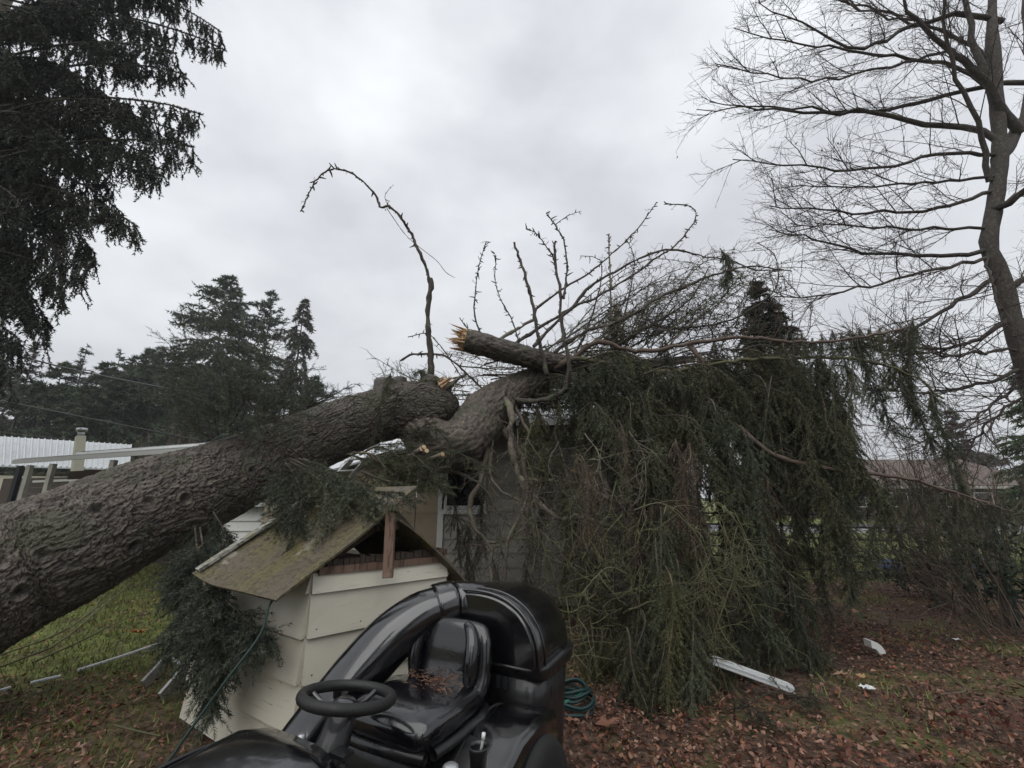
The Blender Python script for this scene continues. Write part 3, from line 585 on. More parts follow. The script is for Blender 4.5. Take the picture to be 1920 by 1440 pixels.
for (x0, y0, Y0, x1, y1, Y1, l2, c) in [       # near sprays sweeping to the ground
    (1240, 960, 4.5, 1235, 1190, 4.0, .30, GREEN), (1230, 1020, 4.3, 1280, 1330, 3.75, .36, GREEN), (1200, 1060, 4.4, 1180, 1330, 3.9, .30, OLIVE), (1270, 1040, 4.3, 1330, 1330, 3.8, .34, GREEN),
    (1300, 1000, 4.5, 1370, 1300, 4.0, .34, GREEN), (1330, 1020, 4.6, 1400, 1240, 4.3, .36, GREEN), (1150, 1080, 4.5, 1120, 1270, 4.2, .28, OLIVE), (1100, 1060, 4.6, 1095, 1230, 4.35, .28, OLIVE),
    (1250, 1150, 4.0, 1220, 1360, 3.6, .30, GREEN), (1210, 1150, 4.1, 1160, 1340, 3.8, .28, GREEN), (1300, 1150, 4.0, 1300, 1385, 3.55, .28, GREEN), (1350, 1100, 4.5, 1400, 1230, 4.4, .28, GREEN),
    (1390, 1000, 4.9, 1440, 1200, 4.6, .36, GREEN), (1440, 960, 5.0, 1490, 1180, 4.7, .38, GREEN), (1490, 1000, 5.0, 1520, 1150, 4.8, .32, GREEN), (1130, 1180, 4.3, 1090, 1330, 4.05, .22, OLIVE),
    (1180, 1180, 4.0, 1230, 1400, 3.55, .24, GREEN), (1260, 1080, 4.0, 1250, 1300, 3.7, .24, OLIVE), (1560, 700, 4.9, 1590, 1100, 4.7, .34, GREEN), (1600, 690, 4.9, 1570, 980, 4.8, .3, GREEN),
    (1520, 690, 5.1, 1560, 1000, 4.9, .38, GREEN), (1530, 680, 5.1, 1530, 860, 5, .3, GREEN), (1610, 640, 5.0, 1670, 800, 4.9, .24, GREEN), (1650, 900, 4.7, 1625, 1050, 4.7, .3, GREEN), (1585, 890, 4.8, 1600, 1110, 4.7, .3, GREEN),
    (1700, 618, 5.0, 1705, 760, 4.9, .16, GREEN), (1690, 690, 4.9, 1745, 830, 4.8, .2, GREEN), (1750, 740, 4.8, 1800, 930, 4.8, .22, GREEN), (1480, 1080, 4.7, 1520, 1230, 4.4, .34, GREEN), (1430, 1130, 4.7, 1530, 1230, 4.5, .26, GREEN),
    (1340, 640, 6, 1360, 760, 5.9, .4, GREEN), (1250, 640, 6.2, 1260, 760, 6, .4, GREEN), (1150, 600, 6.4, 1165, 700, 6.3, .3, GREEN), (1370, 495, 6.0, 1355, 530, 6.0, .22, GREEN)]:
    hangb(x0, y0, Y0, x1, y1, Y1, r=.010, n2=26, l2=l2, cols=c, dens=380, nw=.0042, nl=.026, bow=10, hook=30, t0=.03)
for i in range(11):      # sparse hanging tails along the long far-right limb
    x0 = 1660+i*22+rng.uniform(-5, 5); y0 = 895+(x0-1660)*.25; Y = 4.7-(x0-1660)/240*.25
    hangb(x0, y0, Y, x0+rng.uniform(-5, 20), y0+rng.uniform(50, 150), Y, r=.005, n2=8, l2=.12, dens=200, bow=5, nw=.004, hook=5, name='twig')
for i in range(14):
    x0 = 1470+i*18; y0 = 640-(x0-1470)*.06
    hangb(x0, y0, 5.05, x0+rng.uniform(0, 25), y0+rng.uniform(50, 150), 5.0, r=.006, n2=10, l2=.18, dens=280, bow=5, nw=.004, hook=8, name='twig')
# canopy of drooping sprays spreading right over the roof edge
for i in range(34):
    x0 = rng.uniform(1060, 1480); y0 = rng.uniform(655, 790); Y = rng.uniform(5.3, 6.9); ln = rng.uniform(70, 170)
    bough(top, A((x0, y0, Y), (x0+ln*.4, y0-rng.uniform(0, 16), Y-.1), (x0+ln*.8, y0+ln*.15, Y-.2), (x0+ln, y0+ln*rng.uniform(.4, .9), Y-.3)), .012, 30, .48, .7, 1.6, 6, .2, 190, nl=.036, nw=.0075, mat=m_twig, cols=GREEN, t0=.05, side=.7)
for i in range(20):
    x0 = rng.uniform(860, 1080); y0 = rng.uniform(735, 775); Y = rng.uniform(6.5, 7.4); ln = rng.uniform(70, 140)
    bough(top, A((x0, y0, Y), (x0+ln*.5, y0-rng.uniform(5, 25), Y), (x0+ln, y0+rng.uniform(-10, 20), Y-.1)), .012, 18, .4, .15, 1.0, 6, .18, 120, nl=.034, nw=.006, mat=m_twig, cols=OLIVE, t0=.05, side=.9)
for i in range(48):
    x0 = rng.uniform(850, 1100); y0 = rng.uniform(665, 775); Y = rng.uniform(6.1, 7.2); ln = rng.uniform(60, 260)*rng.choice([-1, 1, 1])
    D([(x0, y0, Y), (x0+ln*.5, y0-rng.uniform(-10, 20), Y), (x0+ln, y0+rng.uniform(-40, 25), Y-.1)], rng.uniform(.007, .014), .003, 12, 22, rng.choice([m_limb, m_lich, m_twig]), .3, name='twig')
for i in range(24):      # fine mossy dangling twigs in front of the curtain
    x0 = rng.uniform(1060, 1430); y0 = rng.uniform(880, 1120); Y = rng.uniform(3.9, 4.8); ln = rng.uniform(80, 220); q_ = rng.uniform(-50, 60)
    D([(x0, y0, Y), (x0+q_*.5+rng.uniform(-12, 12), y0+ln*.35, Y-.05), (x0+q_*.6+rng.uniform(-18, 18), y0+ln*.7, Y-.1), (x0+q_, y0+ln, Y-.1)], .006, .002, 5, 18, m_moss2, .3, name='twig', sub=4)
for i in range(12):
    x0 = rng.uniform(1090, 1500); y0 = rng.uniform(800, 1000); Y = rng.uniform(4.3, 5.0)
    hangb(x0, y0, Y, x0+rng.uniform(-20, 40), y0+rng.uniform(110, 240), Y-.1, r=.007, n2=22, l2=.34, cols=((.06,.042,.028), (.11,.08,.05)), dens=90, nw=.004, bare=.5)
for (x0, y0, x1, y1, Y) in [(1010, 760, 1020, 880, 6.0), (1050, 750, 1065, 960, 5.9), (1085, 760, 1090, 1050, 5.8), (1030, 790, 1010, 1000, 6.1), (1120, 780, 1125, 1120, 5.6), (980, 770, 990, 860, 6.2), (1060, 900, 1050, 1120, 5.8)]:
    hangb(x0, y0, Y, x1, y1, Y-.1, r=.008, n2=24, l2=.34, dens=260, nw=.006, nl=.03, cols=OLIVE, bow=15, hook=30)
# dark dead sprays at the shed window
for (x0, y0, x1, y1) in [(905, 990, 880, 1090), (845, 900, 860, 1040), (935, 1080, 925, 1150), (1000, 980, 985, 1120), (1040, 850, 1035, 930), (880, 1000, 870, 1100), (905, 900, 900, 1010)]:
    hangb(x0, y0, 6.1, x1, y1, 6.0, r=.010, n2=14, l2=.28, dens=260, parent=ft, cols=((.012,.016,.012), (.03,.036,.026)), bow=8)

# ---- green sprays growing from the near trunk
NEAR = dict(nw=.0042, nl=.027, mat=m_twig, r2=.0028)
# upright airy cluster left (410,810)
for (x0, y0, x1, y1, Y1) in [(400, 822, 345, 625, 4.8), (408, 815, 385, 595, 4.9), (415, 810, 440, 605, 4.9), (440, 800, 480, 640, 4.9), (450, 795, 520, 630, 5.0), (395, 825, 335, 720, 4.7), (380, 830, 322, 650, 4.7), (420, 810, 420, 680, 4.6), (470, 790, 560, 690, 4.9), (430, 800, 470, 710, 4.7), (500, 785, 575, 745, 5.0), (400, 820, 350, 775, 4.7), (410, 815, 400, 740, 4.6), (450, 800, 500, 760, 4.7), (480, 790, 530, 780, 4.7), (415, 810, 455, 790, 4.6)]:
    B_ = at(x0, y0, 4.95); m_ = at((x0+x1)/2+rng.uniform(-18, 18), (y0+y1)/2+8, (4.95+Y1)/2)
    bough(ft, [B_, m_, at(x1, y1, Y1)], .008, 15, .50, .02, .4, 6, .17, 170, side=1.0, cols=BLUE, t0=.22, **NEAR)
for (x1, y1) in [(640, 735), (690, 745), (660, 720), (600, 730)]:
    bough(ft, [at(575, 765, 5.4), at((575+x1)/2, 745, 5.3), at(x1, y1, 5.3)], .008, 9, .2, .05, .3, 4, .1, 220, side=.9, cols=BLUE, **NEAR)
# small sprays on top of and across the trunk
for a, b, l in [((735, 690, 5.6), (725, 735, 5.6), .14), ((735, 800, 5.5), (745, 735, 5.4), .24), ((750, 830, 5.5), (800, 795, 5.3), .3), ((690, 835, 5.4), (770, 830, 5.3), .3), ((770, 850, 5.5), (850, 845, 5.3), .3), ((790, 780, 5.5), (835, 820, 5.4), .22), ((860, 850, 5.5), (930, 880, 5.4), .3), ((720, 720, 5.5), (700, 830, 5.4), .14), ((800, 690, 5.9), (780, 700, 5.8), .12), ((760, 800, 5.6), (805, 815, 5.4), .22)]:
    bough(ft, A(a, b), .006, 17, l, .3, .5, 4, .1, 240, side=.9, cols=GREEN, **NEAR)
# sprays hanging over the well house roof
for pts, l in [([(535, 868, 4.7), (552, 890, 3.9), (565, 930, 3.35), (556, 1000, 3.05)], .26), ([(545, 866, 4.7), (580, 885, 3.8), (610, 920, 3.25), (600, 985, 3.0)], .22), ([(550, 862, 4.7), (610, 890, 3.7), (680, 918, 3.2), (758, 925, 2.95)], .22), ([(560, 860, 4.7), (610, 875, 3.9), (650, 910, 3.3), (645, 950, 3.1)], .22),
               ([(540, 875, 4.6), (540, 915, 3.8), (530, 965, 3.3)], .2), ([(560, 870, 4.6), (600, 905, 3.6), (670, 940, 3.1), (715, 945, 2.95)], .2), ([(525, 880, 4.7), (535, 930, 3.7), (548, 975, 3.15)], .2), ([(570, 860, 4.7), (640, 890, 3.7), (690, 905, 3.4)], .2)]:
    bough(ft, A(*pts), .008, 34, l, .55, 1.6, 7, .14, 330, side=.75, cols=BLUE, t0=.02, **NEAR)
# big dark spray at the left wall of the well house
for pts, l in [([(365, 985, 4.4), (370, 1050, 3.7), (360, 1120, 3.4), (345, 1190, 3.3)], .30), ([(375, 990, 4.3), (390, 1080, 3.5), (400, 1160, 3.1), (405, 1260, 2.95)], .30), ([(370, 1000, 4.3), (360, 1080, 3.5), (335, 1150, 3.3), (325, 1200, 3.3)], .24), ([(385, 1050, 3.6), (420, 1120, 3.0), (450, 1150, 2.85), (490, 1190, 2.7)], .22),
               ([(380, 1080, 3.4), (395, 1160, 3.05), (400, 1240, 2.95), (400, 1310, 2.9)], .24), ([(400, 1010, 3.9), (380, 1020, 3.6), (350, 1060, 3.5), (330, 1100, 3.4)], .24), ([(395, 1120, 3.1), (430, 1170, 2.9), (440, 1220, 2.85)], .22), ([(400, 960, 4.4), (420, 1000, 4.2), (410, 1050, 3.9), (400, 1060, 3.6)], .22), ([(385, 1100, 3.3), (430, 1160, 2.85), (475, 1170, 2.75)], .2)]:
    bough(ft, A(*pts), .009, 42, l*1.15, .45, 1.5, 8, .14, 360, t0=.02, side=.7, cols=((.024,.034,.026), (.065,.083,.06)), **NEAR)
# pile of cut branches between roof and trunk
pile = thing('branch_pile', 'heap of sawn green spruce branches behind the small mossy roof', 'branch pile', tuple(at(730, 900, 5.4)))
for i in range(16):
    x0 = rng.uniform(650, 780); y0 = rng.uniform(845, 900); Y = rng.uniform(4.6, 5.6)
    bough(pile, A((x0, y0, Y), (x0+rng.uniform(20, 50), y0+rng.uniform(-15, 20), Y-.1), (x0+rng.uniform(60, 110), y0+rng.uniform(-5, 35), Y-.2)), .014, 12, .28, .2, .8, 4, .14, 230, side=.9, cols=((.03,.042,.022), (.065,.08,.045)), **NEAR)
for (x0, y0, x1, y1) in [(770, 855, 795, 838), (778, 862, 800, 845), (788, 868, 830, 852), (760, 860, 790, 842)]:
    P = smooth(A((x0, y0, 5.2), (x1, y1, 4.95)), 6); mb = MB(); mb.tubes(P, .028, 8, cap=True); br = mb.build('branch', m_limb, pile, True)
    mb = MB(); mb.tubes(np.array([P[-1], P[-1]+.004*nrm((P[-1]-P[-2])[None])[0]]), .026, 8, cap=True); mb.build('cut_face', m_tornwood, br)

# ================================================================ WELL HOUSE
wa, wb, wc = np.array([-1.21, 2.80]), np.array([-.49, 3.42]), np.array([-2.34, 3.55])
wd = wb+wc-wa; wh = thing('well_house', 'small beige lap-sided well house with sagging mossy plywood roof beside the riding mower', 'well house', (-1.4, 3.5, 0))
def lapwall(parent, a, b, z0, z1, expo, mat, out, segs=1, proud=.030, last=None, name='board', jit=.004, zfun=None):
    a, b, out = np.r_[a, 0], np.r_[b, 0], np.r_[out, 0]; z = z0; n = 0; u = (b-a); Lw = np.linalg.norm(u); u = u/Lw
    while z < z1-.02:
        zt = min(z+expo, z1)
        cuts = [0]+sorted((np.arange(1, segs)/segs+rng.uniform(-.08, .08, segs-1)).tolist())+[1] if segs > 1 else [0, 1]
        for s0, s1 in zip(cuts[:-1], cuts[1:]):
            p, q = a+u*Lw*s0, a+u*(Lw*s1-.003); j0, j1 = rng.uniform(-jit, jit, 2); pr = proud+rng.uniform(0, .003)
            zz = np.array([0, 0, 1.])
            B = np.array([p+zz*(z+j0)-out*.008, q+zz*(z+j1)-out*.008, q+zz*(z+j1)+out*pr, p+zz*(z+j0)+out*pr])
            Tt = np.array([p+zz*(zt+.012)-out*.008, q+zz*(zt+.012)-out*.008, q+zz*(zt+.012)+out*.004, p+zz*(zt+.012)+out*.004])
            mb = MB(); mb.hexa(B, Tt); mb.build(name, mat, parent)
        z = zt
def outn(a, b, c):
    d = (b-a)/np.linalg.norm(b-a); n = np.array([d[1], -d[0]]); return n if np.dot(n, np.asarray(c)-(a+b)/2) < 0 else -n
ctr = (wa+wd)/2
# frame core (walls behind the boards)
mb = MB()
ins = lambda p: ctr+(p-ctr)*.975
core = [ins(wa), ins(wb), ins(wd), ins(wc)]
for p, q in zip(core, core[1:]+core[:1]): mb.beam(np.r_[p, .55], np.r_[q, .55], .03, 1.02)
mb.build('wall_sheathing', m_dark, wh)
for p, q in ((wa, wb), (wc, wa), (wb, wd), (wd, wc)):
    n_ = outn(p, q, ctr); lapwall(wh, p, q, .03, 1.08, .238, m_paint, n_)
mb = MB()
for p, nn in ((wa, 1), (wb, 1), (wc, 1)):
    pass
n1 = outn(wa, wb, ctr); u1 = (wb-wa)/np.linalg.norm(wb-wa)
for zz in (.06, .298, .536, .774):
    for t in (.05, .33, .62, .88):
        p = np.r_[wa+u1*t*.95+n1*.022, zz+.012]; mb = MB(); mb.tubes(np.array([p, p+np.r_[n1, 0]*.006]), .0045, 8, cap=True); mb.build('nail', m_dark, wh)
# timber top plate and rough blocks on the front wall
mb = MB(); mb.beam(np.r_[wa+u1*.03+n1*.0, 1.105], np.r_[wb-u1*.02+n1*.0, 1.10], .05, .045); mb.build('top_plate', m_post, wh)
mb = MB()
for i in range(26):
    t = .05+.035*i; p = wa+u1*t-n1*.01; hgt = .03+.02*rng.random()
    mb.box(np.r_[p, 1.128+hgt/2], (.03, .06+.02*rng.random(), hgt), np.array([[u1[0], -u1[1], 0], [u1[1], u1[0], 0], [0, 0, 1]]))
mb.build('batten', m_dark, wh)
D0, C0, E0 = np.array([-.815, 3.0, 1.49]), np.array([-1.29, 2.55, 1.0]), np.array([-.69, 3.2, 1.62])
back = np.array([-.83, .55, 0])*.98
mb = MB(); pp = at(727, 1082, 3.0); mb.beam(at(727, 1084, 2.97), at(733, 962, 3.02), .062, .045, (0, 1, 0)); bevel(mb.build('king_post', m_post, wh), .004)
mb = MB(); mb.beam(D0+np.array([.02, .10, -.13]), D0+back*.9+np.array([.02, .06, -.15]), .04, .07); mb.build('ridge_beam', m_post, wh)
mb = MB(); mb.beam(np.r_[wa+u1*.05, 1.10]+[-.08, .12, 0], D0+[-.02, .16, -.06], .04, .05); mb.beam(np.r_[wb-u1*.05, 1.10]+[-.08, .12, 0], D0+[-.02, .16, -.06], .04, .05); mb.build('rafter', m_dark, wh)
# roof sheets: curved panels with thickness
def sheet(parent, name, c00, c10, c01, c11, mat, sag=.0, th=.014, n=26, curl=None, nz=.003):
    u = np.linspace(0, 1, n); v = np.linspace(0, 1, n); Ug, Vg = np.meshgrid(u, v)
    P = (c00[None, None]*((1-Ug)*(1-Vg))[..., None]+c10*(Ug*(1-Vg))[..., None]+c01*((1-Ug)*Vg)[..., None]+c11*(Ug*Vg)[..., None])
    N = nrm(np.cross(c10-c00, c01-c00)[None])[0]; N = N if N[2] > 0 else -N
    off = -sag*np.sin(math.pi*Ug)+nz*np.sin(9*Ug+5*Vg)
    if curl is not None: off = off+curl(Ug, Vg)
    P = P+N*off[..., None]; Bt = P-N*th
    mb = MB(); V = np.concatenate([P.reshape(-1, 3), Bt.reshape(-1, 3)]); i = np.arange(n-1)[:, None]*n; j = np.arange(n-1)[None]
    q = np.stack([i+j, i+j+1, i+n+j+1, i+n+j], -1).reshape(-1, 4); m0 = n*n
    mb.add(V, q); mb.more(q[:, ::-1]+m0)
    per = list(range(n))+[n*k+n-1 for k in range(1, n)]+[n*(n-1)+k for k in range(n-2, -1, -1)]+[n*k for k in range(n-2, 0, -1)]
    mb.more([[a, b, b+m0, a+m0] for a, b in zip(per, per[1:]+per[:1])])
    return mb.build(name, mat, parent, False)
sheet(wh, 'roof_sheet', C0, E0, C0+back, E0+back*1.02, m_moss, .014, curl=lambda U, V: .07*np.clip((V-.72)/.28, 0, 1)**2*(1-.6*U))
mb = MB(); Qe = [C0+back+(E0-C0)*t+ZZ*.012+np.array([0, 0, .07*math.sin(math.pi*t*.5)*0]) for t in np.linspace(-.01, .99, 10)]
for p_, q_ in zip(Qe[:-1], Qe[1:]): mb.beam(p_+ZZ*.012+np.array([0,.0,.05]), q_+ZZ*.012+np.array([0,0,.05]), .09, .02)
mb.build('rake_board', m_lichenboard, wh)
RB = at(878, 1094, 3.45)
sheet(wh, 'roof_sheet', D0+np.array([.03, .01, -.07]), RB, D0+back+np.array([.03, .01, -.09]), RB+back, m_moss, -.03)
mb = MB(); g_ = [np.r_[ins(wc), 1.08], np.r_[ins(wd), 1.08], D0+back*.93-[0, 0, .08]]; g2 = [p+np.array([.02, -.03, 0]) for p in g_]; mb.add(np.array(g_+g2), [[0,1,2],[5,4,3]]); mb.add(np.array(g_+g2), [[0,3,4,1],[1,4,5,2],[2,5,3,0]]); mb.build('gable_panel', m_dark, wh)

# ================================================================ RIDING MOWER (local frame: f forward, r right-hand side, z)
fd = nrm(np.array([[-.47, -.88, 0]]))[0]; rt = np.array([fd[1], -fd[0], 0.0]); seat0 = np.array([-.41, 2.28, 0.0]); ZZ = np.array([0, 0, 1.])
if rt[0] > 0: rt = -rt
mw = thing('riding_mower', 'wet black riding lawn mower with grass bagger and chute behind its seat', 'riding mower', tuple(seat0))
def L(f, r, z): return seat0+fd*f+rt*r+ZZ*z
def LA(*p): return np.array([L(*q) for q in p])
def sup(k, n):      # superellipse ring
    a = np.arange(k)*2*math.pi/k; c, s = np.cos(a), np.sin(a)
    return np.sign(c)*np.abs(c)**(2/n), np.sign(s)*np.abs(s)**(2/n)
def pad(name, prof, wid, thk, mat, parent, bol=.02, n=3.2, k=40, seams=None, m=34):
    P = smooth(prof, m)     # (f,z)
    Tn = nrm(np.gradient(P, axis=0)); Nn = np.stack([-Tn[:, 1], Tn[:, 0]], -1)
    cx, cy = sup(k, n); t = np.linspace(0, 1, m); secs = []
    for i in range(m):
        e = min(t[i], 1-t[i])/.13; e = 1 if e > 1 else math.sqrt(max(0, 1-(1-e)**2))
        w = np.interp(t[i], np.linspace(0, 1, len(wid)), wid)*(.62+.38*e)*.5; h = thk*(.1+.9*e)*.5
        ring = []
        for x, y in zip(cx, cy):
            up = y*h
            if y > 0: up += bol*e*(max(0, (abs(x)-.5)/.5)**1.2)*max(0, 1-abs(x)**6)*1.6 - (.006*e if abs(abs(x)-.55) < .08 else 0)
            f, z = P[i]+Nn[i]*up
            ring.append(L(f, x*w, z))
        secs.append(ring)
    mb = MB(); mb.loft(secs); return mb.build(name, mat, parent, True)
seat = pad('seat_cushion', [(.27, .585), (.20, .63), (.05, .635), (-.12, .625), (-.20, .63)], [.42, .47, .48, .47, .44], .13, m_seat, mw, .035)
backr = pad('backrest', [(-.14, .60), (-.19, .70), (-.215, .82), (-.24, .885), (-.262, .92)], [.45, .48, .48, .46, .38], .10, m_seat, mw, .0, n=2.8)
# flip: backrest bolsters raised toward the front
def ribpatch():
    mb = MB()
    for (z, w) in ((.90, .2), (.872, .2)):
        mb.tubes(np.array([L(-.192+(.82-z)*.18, x, z) for x in np.linspace(-w/2, w/2, 8)]), .005, 6)
    for s in (-1, 1):
        mb.tubes(smooth(LA((-.12, s*.165, .68), (-.135, s*.17, .78), (-.16, s*.16, .85), (-.19, s*.13, .892), (-.212, s*.09, .912)), 16), np.array([.02,.03,.034,.036,.036,.036,.036,.036,.036,.035,.034,.033,.032,.03,.026,.02]), 12)
    mb.build('bolster', m_seat, backr, True)
ribpatch()
# lip round the seat pan
mb = MB(); ring = smooth(LA((.24, -.21, .56), (.27, 0, .56), (.24, .21, .56), (0, .235, .565), (-.2, .2, .58), (-.2, -.2, .58), (0, -.235, .565), (.2, -.22, .56)), 40); mb.tubes(ring, .022, 8); mb.build('seat_pan', m_bagger, mw, True)
mb = MB(); mb.box(L(0, 0, .49), (.3, .3, .13), np.array([fd, rt, ZZ]).T); mb.build('seat_base', m_bagger, mw)
# body: fenders, running board, hood, dash
def shell(name, secs, mat, n=3.0, k=36, parent=None):
    cx, cy = sup(k, n); out = []
    for (f, r, z, w, h) in secs: out.append([L(f, r+x*w/2, z+y*h/2) for x, y in zip(cx, cy)])
    mb = MB(); mb.loft(out); return mb.build(name, mat, parent or mw, True)
shell('rear_body', [(-.42, 0, .38, .80, .18), (-.40, 0, .38, .86, .24), (-.25, 0, .40, .94, .30), (0, 0, .40, .94, .30), (.15, 0, .36, .92, .24), (.17, 0, .35, .90, .20)], m_bagger, 8)
for s in (-1, 1):
    shell('fender', [(-.44, s*.36, .40, .18, .10), (-.42, s*.36, .44, .26, .2), (-.25, s*.36, .47, .27, .22), (-.05, s*.36, .47, .27, .2), (.1, s*.36, .42, .25, .16), (.14, s*.36, .41, .23, .14)], m_gloss, 6)
mb = MB()
for s in (-1, 1): mb.box(L(.36, s*.3, .27), (.5, .26, .03), np.array([fd, rt, ZZ]).T)
bevel(mb.build('footrest', m_rubber, mw), .01)
shell('mower_deck', [(.0, 0, .16, .8, .1), (.05, 0, .18, 1.0, .16), (.5, 0, .18, 1.05, .16), (.6, 0, .16, .8, .1)], m_bagger, 4)
shell('hood', [(.60, .07, .50, .40, .36), (.62, .07, .525, .48, .42), (.70, .07, .545, .54, .42), (.95, .07, .54, .56, .40), (1.2, .07, .51, .52, .38), (1.32, .07, .46, .42, .3), (1.36, .07, .44, .3, .16)], m_gloss, 4.2)
shell('dash_panel', [(.52, 0, .55, .28, .16), (.55, 0, .57, .34, .20), (.62, 0, .60, .38, .17), (.68, 0, .61, .34, .10)], m_gloss, 3)
mb = MB(); mb.tubes(smooth(LA((.60, 0, .5), (.52, 0, .66), (.45, .02, .76)), 8), np.linspace(.075, .05, 8), 20, cap=True); mb.build('steering_column', m_bagger, mw, True)
# steering wheel
wc_ = L(.44, .02, .80); ax = nrm((ZZ*.97-fd*.17-rt*.10)[None])[0]; e1 = rt; e2 = np.cross(ax, e1); RW = .166
sw = MB(); a = np.linspace(0, 2*math.pi, 49); ringp = wc_+RW*(e1*np.cos(a)[:, None]+e2*np.sin(a)[:, None]); sw.tubes(ringp, .0205+.0012*np.sin(a*24), 12)
swo = sw.build('steering_wheel', m_grip, mw, True)
mb = MB(); mb.tubes(np.array([wc_-ax*.045, wc_-ax*.02, wc_-ax*.005]), np.array([.055, .05, .03]), 20, cap=True)
for k in (.3, math.pi-.3, -math.pi/2): 
    d = e1*math.cos(k)+e2*math.sin(k); mb.tubes(smooth([wc_-ax*.03, wc_-ax*.035+d*.09, wc_+d*RW], 8), .012, 8)
mb.build('wheel_spokes', m_gloss, swo, True)
for s_ in (-1, 1):
    mb = MB(); mb.tubes(smooth(LA((.64, .07+s_*.20, .70), (.8, .07+s_*.215, .728), (1.0, .07+s_*.21, .722), (1.25, .07+s_*.18, .68)), 14), .006, 6); mb.build('hood_crease', m_bagger, mw, True)
    mb = MB(); mb.tubes(smooth(LA((-.40, s_*.25, .51), (-.25, s_*.245, .575), (-.05, s_*.245, .568), (.12, s_*.25, .49)), 14), .006, 6); mb.build('fender_seam', m_rubber, mw, True)
mb = MB(); mb.box(L(.56, -.10, .695), (.05, .07, .012), np.array([fd, rt, ZZ]).T); mb.build('gauge', m_glass, mw)
mb = MB(); mb.tubes(LA((.55, .12, .66), (.55, .12, .70)), .014, 10, cap=True); mb.build('ignition_switch', m_metal, mw, True)
mb = MB()
for z0_, z1_, w_ in ((.87, .835, .20),):
    pr_ = lambda z: -.135-(z-.6)*.32+.0
    qd = LA((pr_(z0_)+.0, -w_/2, z0_), (pr_(z0_), w_/2, z0_), (pr_(z1_)+.004, w_/2, z1_), (pr_(z1_)+.004, -w_/2, z1_), (pr_(z0_), -w_/2, z0_)); mb.tubes(qd, .004, 6)
mb.build('embossed_band', m_seat, backr, True)
# levers, cup holder, filler cap, dipstick
mb = MB(); mb.tubes(smooth(LA((.15, .36, .5), (.16, .37, .60), (.17, .375, .66)), 6), .006, 6); lv = mb.build('height_lever', m_black, mw, True)
mb = MB(); mb.tubes(LA((.168, .374, .635), (.17, .375, .64), (.172, .376, .68), (.172, .376, .69)), np.array([.012, .018, .019, .012]), 12, cap=True); mb.build('lever_knob', m_bagger, lv, True)
cup = at(897, 1405, 1.98); mb = MB(); prof = [(.030, -.07), (.036, 0), (.042, .012), (.036, .014), (.032, 0), (.026, -.06)]
a = np.arange(28)*2*math.pi/28
mb.loft([[cup+np.array([r_*math.cos(t), r_*math.sin(t), z_]) for t in a] for r_, z_ in prof]); mb.build('cup_holder', m_bagger, mw, True)
mb = MB(); mb.tubes(np.array([at(898, 1428, 1.98), at(906, 1385, 1.96), at(907, 1378, 1.96)]), .0055, 8, cap=True); mb.tubes(np.array([at(906, 1387, 1.957), at(907, 1374, 1.957)]), .0075, 8, cap=True); mb.build('dipstick', m_pvc, mw, True)
cp = at(845, 1437, 1.9); mb = MB(); mb.tubes(np.array([cp-ZZ*.02, cp, cp+ZZ*.006]), np.array([.03, .03, .022]), 20, cap=True); mb.build('filler_cap', m_metal, mw, True)
def wheel(f, r, rad, w):
    mb = MB(); c = L(f, r, rad); a_ = np.array([(-.5, .7), (-.5, .92), (-.38, 1), (.38, 1), (.5, .92), (.5, .7)])
    th = np.arange(36)*2*math.pi/36
    mb.loft([[c+rt*w*x+(fd*math.cos(t)+ZZ*math.sin(t))*rad*y for t in th] for x, y in a_]); t_ = mb.build('wheel', m_rubber, mw, True)
    mb = MB(); mb.loft([[c+rt*w*x+(fd*math.cos(t)+ZZ*math.sin(t))*rad*y for t in th] for x, y in ((-.3, .7), (-.35, .2), (.35, .2), (.3, .7))]); mb.build('rim', m_metal, t_, True)
for s in (-1, 1): wheel(-.2, s*.42, .255, .23); wheel(1.02, s*.38, .19, .15)
# bagger
bf = -.35      # front plane of the bagger
HW = .37; RZ = .72; rc = -.07
def arch(f, sc, zb=RZ, hh=.33, k=30, inset=0):
    a = np.linspace(0, math.pi, k); return [L(f, rc-HW*sc*np.sign(math.cos(t))*abs(math.cos(t))**.85, zb+hh*sc*math.sin(t)**.85) for t in a]
secs = [arch(bf+.03-f, s) for f, s in ((0.0, .93), (.012, .965), (.03, .99), (.05, 1.0), (.20, 1.0), (.36, .98), (.44, .95), (.48, .88), (.50, .8))]
mb = MB(); mb.loft(secs, cap=True); hood2 = mb.build('bagger_hood', m_gloss, mw, True)
for p in hood2.data.polygons:
    if len(p.vertices) > 4: p.use_smooth = False
mb = MB(); mb.tubes(np.array(arch(bf+.02, 1.0)), .008, 6); mb.tubes(np.array(arch(bf-.05, 1.006)), .005, 6); mb.build('hood_ridge', m_gloss, hood2, True)
def rbox(name, z0, z1, f0, f1, w0, w1, mat, n=7):
    cx, cy = sup(44, n); secs = []
    for t in np.linspace(0, 1, 5):
        z = z0+(z1-z0)*t; w = w0+(w1-w0)*t; dd = .04*(1-t)
        secs.append([L((f0+f1)/2+y*((f1-f0)/2-dd), rc+x*w, z) for x, y in zip(cx, cy)])
    mb = MB(); mb.loft(secs); return mb.build(name, mat, mw, True)
rbox('hood_rim', RZ-.055, RZ+.006, bf-.49, bf+.045, HW+.012, HW+.022, m_bagger)
rbox('bagger_tub', .16, RZ-.056, bf-.45, bf+.01, HW-.04, HW-.012, m_bagger, 6)
mb = MB()
for r_ in (-.2, -.24): mb.box(L(bf+.04, r_-.02, RZ-.07), (.02, .015, .05), np.array([fd, rt, ZZ]).T)
mb.build('latch', m_black, mw)
